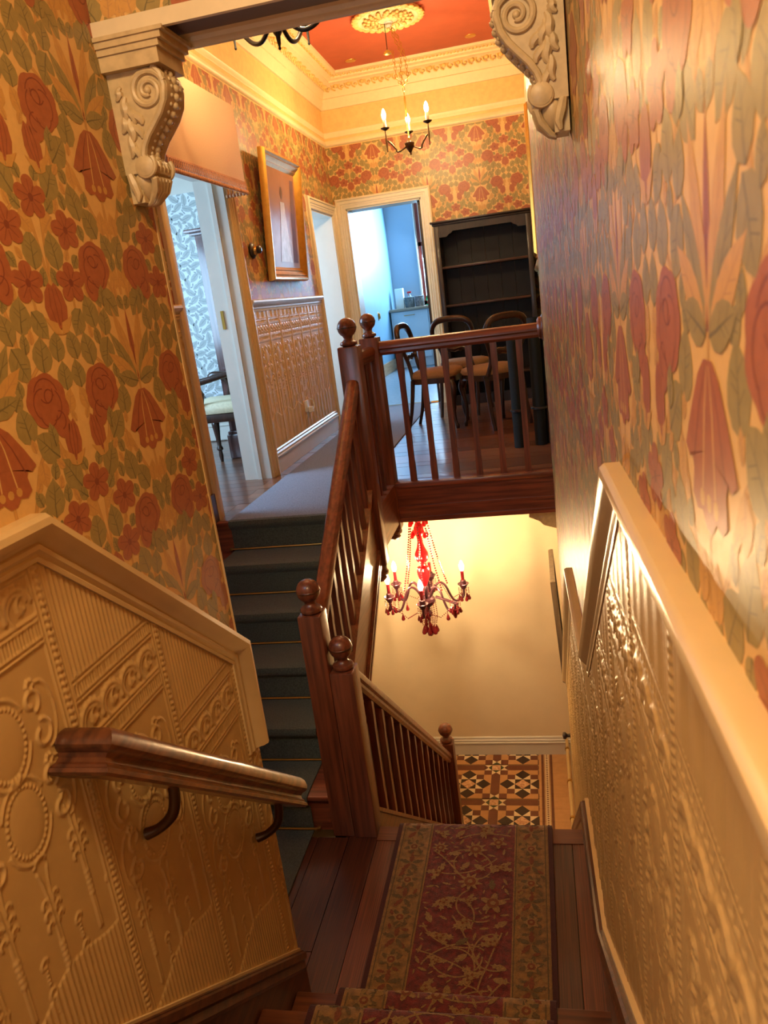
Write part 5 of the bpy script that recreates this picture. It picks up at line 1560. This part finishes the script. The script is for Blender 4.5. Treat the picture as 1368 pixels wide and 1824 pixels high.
# ================================================================== SIDE ROOM
sr = MB().box(-4.4, XH - .2, 6.83, 6.95, ZH - .1, 4.4)
PW = lambda s, o, z: (s, 6.83 - o, z)
paper(sr, PW, [rect(-3.6, XH - .2, 1.3, 3.3)], 0, 0, TILE_PALE, .4, .4)
sr.m = [m if i >= 6 else 3 for i, m in enumerate(sr.m)]
wsr = struct(sr.build('wall_side_room', PALE + [WHITE], smooth=0))
MB().sweep([(-4.3, 1.29), (XH - .2, 1.29)], [(o, w * 1.15) for o, w in HSK], PW).build('skirting_board', WHITE, wsr)
struct(MB().box(-4.4, -4.3, 3.1, 6.9, 1.0, 4.4).build('wall_side_room_window_side', WHITE))
struct(MB().box(-4.4, XH - .2, 3.1, 3.2, 1.0, 4.4).build('wall_side_room_near', WHITE))
struct(MB().box(-4.4, XH - .2, 3.1, 6.9, 4.0, 4.1).build('ceiling_side_room', WHITE))
# tall cabinet
tcx = thing('tall_cabinet', 'tall plum-brown wooden cabinet with moulded top in the side room', 'cabinet', (-2.38, 6.0, ZH))
CABW = wood('plum_wood', (98, 62, 56), (64, 38, 36), 'z', .3)
MB().box(-2.50, -2.12, 5.86, 6.25, ZH + .20, 2.83, bev=.004).build('body', CABW, tcx)
MB().box(-2.525, -2.10, 5.835, 6.27, ZH, ZH + .2, bev=.01).build('plinth', CABW, tcx)
MB().box(-2.515, -2.10, 5.845, 6.26, ZH + .20, ZH + .225, bev=.006).build('plinth_moulding', CABW, tcx)
MB().box(-2.53, -2.09, 5.83, 6.28, 2.83, 2.85, bev=.004).box(-2.56, -2.08, 5.80, 6.31, 2.85, 2.875, bev=.006).build('cornice', CABW, tcx)
MB().box(-2.46, -2.16, 5.852, 5.86, ZH + .3, 2.75, bev=.003).build('door', CABW, tcx)
# armchair
ac = thing('armchair', 'carved wooden elbow chair with cream upholstered seat in the side room', 'chair', (0, 0, 0))
MB().box(-.27, .27, -.25, .25, .44, .53, bev=.035).build('seat', SEATC, ac)
MB().box(-.265, .265, -.245, .245, .385, .445, bev=.006).build('seat_rail', CHAIRW, ac)
for s in (-1, 1):
    MB().lathe((s * .235, .215, 0), [(.012, 0), (.018, .05), (.014, .09), (.026, .10), (.026, .115), (.017, .13), (.02, .2), (.03, .29), (.033, .315), (.022, .335), (.018, .345), (.034, .355), (.034, .40)], 14).build('leg', CHAIRW, ac)
    MB().tube([(s * .235, -.22, .40), (s * .235, -.25, .2), (s * .235, -.30, 0)], [.024, .022, .018], 8).build('leg', CHAIRW, ac)
    a_ = MB().curve([(s * .26, -.24, .74), (s * .275, -.1, .715), (s * .28, .06, .69), (s * .278, .17, .695), (s * .277, .205, .678), (s * .277, .19, .655)], [.02, .022, .026, .03, .026, .018], 10)
    a_.tube([(s * .275, .10, .685), (s * .268, .05, .6), (s * .26, .08, .5), (s * .255, .12, .44)], [.02, .017, .016, .02], 8)
    a_.build('arm', CHAIRW, ac)
    MB().tube([(s * .235, -.22, .40), (s * .24, -.26, .7), (s * .22, -.32, .95)], [.024, .022, .02], 8).build('back_post', CHAIRW, ac)
MB().tube([(-.25, -.325, .96), (-.1, -.345, .98), (.1, -.345, .98), (.25, -.325, .96)], [.028, .04, .04, .028], 10).tube([(-.23, -.285, .78), (0, -.29, .76), (.23, -.285, .78)], [.02, .03, .02], 8).build('crest_rail', CHAIRW, ac)
ac.location = (-2.35, 5.515, ZH); ac.rotation_euler.z = R(90)

# ================================================================== PASSAGE BEHIND THE SECOND DOOR
BLUEW = mat('pale_blue_wall_paint', (186, 196, 208), .5)
struct(MB().box(-3.6, XH - .2, YF + .05, YF + .15, 1.0, 4.4).build('wall_passage', BLUEW))
struct(MB().box(-3.7, -3.6, 6.9, 8.1, 1.0, 4.4).build('wall_passage_end', BLUEW))
struct(MB().box(-3.7, XH, 6.9, 8.1, .98, 1.078).build('floor_passage', PLANKX))
struct(MB().box(-3.7, XH - .2, 6.9, 8.1, 3.6, 3.7).build('ceiling_passage', WHITE))

# ================================================================== KITCHEN
KL = -2.25
KW = mat('kitchen_wall_paint', (128, 166, 188), .45, noise=.05, nscale=4)
kw = struct(MB().box(KL - .1, KL, YF + .25, 13.1, ZH - .1, 4.0).build('wall_kitchen_left', KW))
for z0, z1, y0, y1 in ((1.62, 1.74, 10.35, 10.42), (1.62, 1.74, 11.45, 11.52)):
    t = thing('cupboard_handle', 'brass pull on the pale kitchen cupboard wall, %s' % ('near the doorway' if y0 < 11 else 'beside the worktop'), 'handle', (KL, y0, z0 + .28), 'pulls on the kitchen wall')
    MB().box(KL, KL + .006, y0, y1, z0 + .28, z1 + .28, bev=.002).build('plate', BRASS, t); MB().box(KL + .006, KL + .03, y0 + .02, y1 - .02, z0 + .30, z1 + .26, bev=.004).build('pull', BRASS, t)
MB().box(KL, KL + .018, YF + .25, 12.40, ZH, ZH + .17).build('skirting_board', wood('pale_skirting_wood', (196, 150, 104), (172, 126, 84), 'y', .4), kw, 0)
GW = mat('kitchen_back_wall_paint', (150, 166, 182), .5)
WXa, WXb, WZ0, WZ1 = -1.79, -.62, 2.02, 3.92
kb = MB().box(KL, WXa, 13.0, 13.2, ZH - .1, 4.0).box(WXb, .4, 13.0, 13.2, ZH - .1, 4.0).box(WXa, WXb, 13.0, 13.2, ZH - .1, WZ0).box(WXa, WXb, 13.0, 13.2, WZ1, 4.0)
struct(kb.build('wall_kitchen_back', GW, smooth=0))
win = struct(MB().box(WXa, WXa + .02, 12.98, 13.2, WZ0, WZ1).box(WXa, WXb, 12.96, 13.2, WZ0 - .03, WZ0).build('window_1', WHITE, smooth=0))
REDW = wood('red_window_wood', (150, 58, 44), (108, 40, 32), 'z', .35)
for x in (WXa + .03, WXa + .12, WXa + .42, WXa + .75, WXb - .06): MB().box(x, x + .05, 13.06, 13.11, WZ0, WZ1).build('window_bar', REDW, win, 0)
for z in (WZ0, 2.95, WZ1 - .06): MB().box(WXa + .03, WXb, 13.06, 13.11, z, z + .06).build('window_bar', REDW, win, 0)
MB().box(WXa + .03, WXb, 13.08, 13.084, WZ0, WZ1).build('window_glass', mat('window_pane', (235, 245, 255), .02, trans=1.0, ior=1.1), win, 0)
struct(MB().box(.3, .4, YF + .25, 13.1, ZH - .1, 4.0).build('wall_kitchen_right', KW))
struct(MB().box(KL - .1, .4, YF + .25, 13.2, 4.0, 4.1).build('ceiling_kitchen', WHITE))
struct(MB().box(KL - .1, .4, YF + .02, 13.1, ZH - .1, 1.075).build('floor_kitchen', mat('kitchen_vinyl', (150, 164, 176), .3, rgb2=(120, 138, 152), nscale=24)))
# base units
UW = mat('cabinet_white', (214, 220, 224), .35)
wt = MB().box(KL + .012, -.4, 12.36, 12.98, 1.975, 2.012, bev=.004)
tag(wt.build('worktop', wood('worktop_laminate', (170, 140, 112), (148, 118, 92), 'x', .35)), 'pale brown laminate worktop running along the kitchen end wall', 'worktop')
x = KL + .02
for i, w_ in enumerate((.60, .55, .60)):
    t = thing('base_cabinet', ['white base cabinet with bar handle in the kitchen corner', 'white base cabinet next to the corner unit under the worktop', 'white base cabinet under the kitchen window'][i], 'cabinet', (x + w_ / 2, 12.68, ZH), 'white kitchen base cabinets')
    MB().box(x + .001, x + w_ - .001, 12.42, 12.97, ZH + .14, 1.974).build('carcass', UW, t, 0)
    d_ = MB().box(x + .004, x + w_ - .004, 12.40, 12.42, ZH + .15, 1.965, bev=.003).build('door', UW, t)
    MB().tube([(x + .22, 12.40, 1.90), (x + .22, 12.375, 1.90), (x + .38, 12.375, 1.90), (x + .38, 12.40, 1.90)], .006, 8).build('handle', BRASS, d_)
    MB().box(x + .001, x + w_ - .001, 12.46, 12.48, ZH, ZH + .14).build('plinth', UW, t, 0)
    x += w_
ZW = 2.012
kr = thing('paper_carton', 'tall white carton standing on the kitchen worktop corner', 'carton', (-2.09, 12.7, ZW))
MB().box(-2.16, -2.03, 12.62, 12.75, ZW, ZW + .31, bev=.004).build('carton_body', WP, kr); MB().box(-2.155, -2.035, 12.625, 12.745, ZW + .31, ZW + .315).build('carton_lid', WP, kr, 0)
for i, (x, w_) in enumerate(((-1.94, .16), (-1.775, .145))):
    t = thing('caddy', ['grey woven basket beside the white carton on the worktop', 'speckled grey pot by the kitchen window'][i], 'basket', (x, 12.66, ZW))
    g = mat('grey_weave' if i == 0 else 'speckled_grey', (120, 128, 130) if i == 0 else (136, 130, 128), .6, rgb2=(84, 92, 96) if i == 0 else (88, 84, 86), nscale=40)
    m = MB(); m.lathe((x, 12.66, ZW), [(w_ * .44, 0), (w_ * .5, .02), (w_ * .52, .12), (w_ * .5, .155), (w_ * .46, .155), (w_ * .44, .03), (.001, .03)], 20); m.build('basket_body', g, t)
    MB().lathe((x, 12.66, ZW + .15), [(w_ * .48, 0), (w_ * .54, .003), (w_ * .54, .012), (w_ * .48, .015)], 20).build('basket_rim', g, t)
sb = thing('spray_bottle', 'clear spray bottle with red trigger standing inside the woven basket', 'bottle', (-1.93, 12.66, ZW + .03))
MB().lathe((-1.93, 12.66, ZW + .032), [(.03, 0), (.032, .02), (.032, .13), (.014, .17), (.013, .19)], 14).build('bottle_body', mat('clear_plastic', (220, 232, 236), .15, trans=.6), sb)
RP_ = mat('red_plastic', (214, 40, 36), .35)
MB().box(-1.965, -1.90, 12.648, 12.672, ZW + .22, ZW + .25, bev=.004).box(-1.955, -1.945, 12.652, 12.668, ZW + .18, ZW + .22).build('trigger', RP_, sb)
gb = thing('green_cloth', 'bright green cloth draped over the sill edge by the pot', 'cloth', (-1.66, 12.7, ZW))
m = MB(); vs = []
for i in range(9):
    for j in range(7):
        u, v = i / 8, j / 6; vs.append((-1.665 + .11 * u + .01 * math.sin(v * 9), 12.58 + .1 * v + .012 * math.sin(u * 7), ZW + .004 + .19 * math.sin(PI * min(1, .15 + .8 * u)) * (1 - .25 * v) * (.55 + .45 * math.cos(u * 2))))
m.add(vs, [(i * 7 + j, i * 7 + j + 1, (i + 1) * 7 + j + 1, (i + 1) * 7 + j) for i in range(8) for j in range(6)])
m.build('cloth_fold', mat('green_cloth_dye', (20, 176, 120), .8), gb); MB().box(-1.665, -1.57, 12.59, 12.67, ZW, ZW + .02, bev=.005).build('cloth_base', MATS['green_cloth_dye'], gb)

# ================================================================== LOWER HALL DETAILS
pp = thing('wall_pipe', 'cream painted pipe with clips along the lower wall by the tiles', 'pipe', (.0, 5.3, ZG))
MB().tube([(.018, YG - .04, ZG + .175), (.018, 5.6, ZG + .172), (.018, 5.0, ZG + .172), (.018, 4.6, ZG + .172)], .014, 10).build('pipe_run', CREAMP, pp)
for y in (5.9, 5.45, 5.0): MB().lathe((.018, y, ZG + .172), [(.015, -.012), (.02, -.01), (.02, .01), (.015, .012)], 12, axis='y').build('clip', BRASS, pp)
for i, (y0, y1, z0, z1, o) in enumerate(((5.15, 5.85, -.68, .12, .05),)):
    t = thing('lower_wall_picture', 'dark framed picture seen edge-on on the cream lower wall', 'picture', (.06, 5.5, z0))
    m = MB(); frame_ring(m, y0, y1, z0, z1, .08, [(q * .7, w * .5) for q, w in FRAME], lambda s, q, z: (.06 - q - .004 - (z - z0) * .05, s, z)); m.build('frame', wood('grey_frame_wood', (110, 96, 80), (84, 72, 60), 'z'), t, 30)
    MB().add([(.06 - .012 - (z - z0) * .05, s, z) for s, z in ((y0 + .05, z0 + .05), (y1 - .05, z0 + .05), (y1 - .05, z1 - .05), (y0 + .05, z1 - .05))], [(0, 1, 2, 3)]).build('picture_sheet', mat('picture_dark', (70, 66, 64), .3, noise=.3, nscale=8), t, 0)
dk = thing('door_knob', 'small round brown knob low on the cream wall beside the stairs', 'knob', (.05, 4.9, -1.05))
MB().lathe((.058, 4.86, -.93), [(.03, 0), (.03, -.01), (.012, -.02), (.012, -.035), (.026, -.05), (.024, -.065), (.001, -.07)], 14, axis='x').build('knob_body', DARKW, dk)
MB().lathe((.061, 4.86, -.93), [(.036, 0), (.036, -.006), (.03, -.008)], 16, axis='x').build('knob_plate', BRASS, dk)
lc = thing('small_corbel', 'small cream corbel tucked under the hall edge at the wall', 'corbel', (.0, 4.56, .78))
MB().box(-.19, .045, 4.50, 4.62, .825, .846, bev=.004).build('shelf_moulding', CREAMP, lc)
MB().prism([(.045, .825), (-.11, .825), (-.115, .80), (-.08, .785), (-.05, .77), (-.03, .745), (.0, .735), (.045, .72)], lambda a, b, c: (a, c, b), 4.515, 4.605).build('bracket_body', STONE, lc)
MB().lathe((-.04, 4.51, .79), [(.012, 0), (.02, .006), (.02, .09), (.012, .1)], 12, axis='y').build('scroll', STONE, lc)
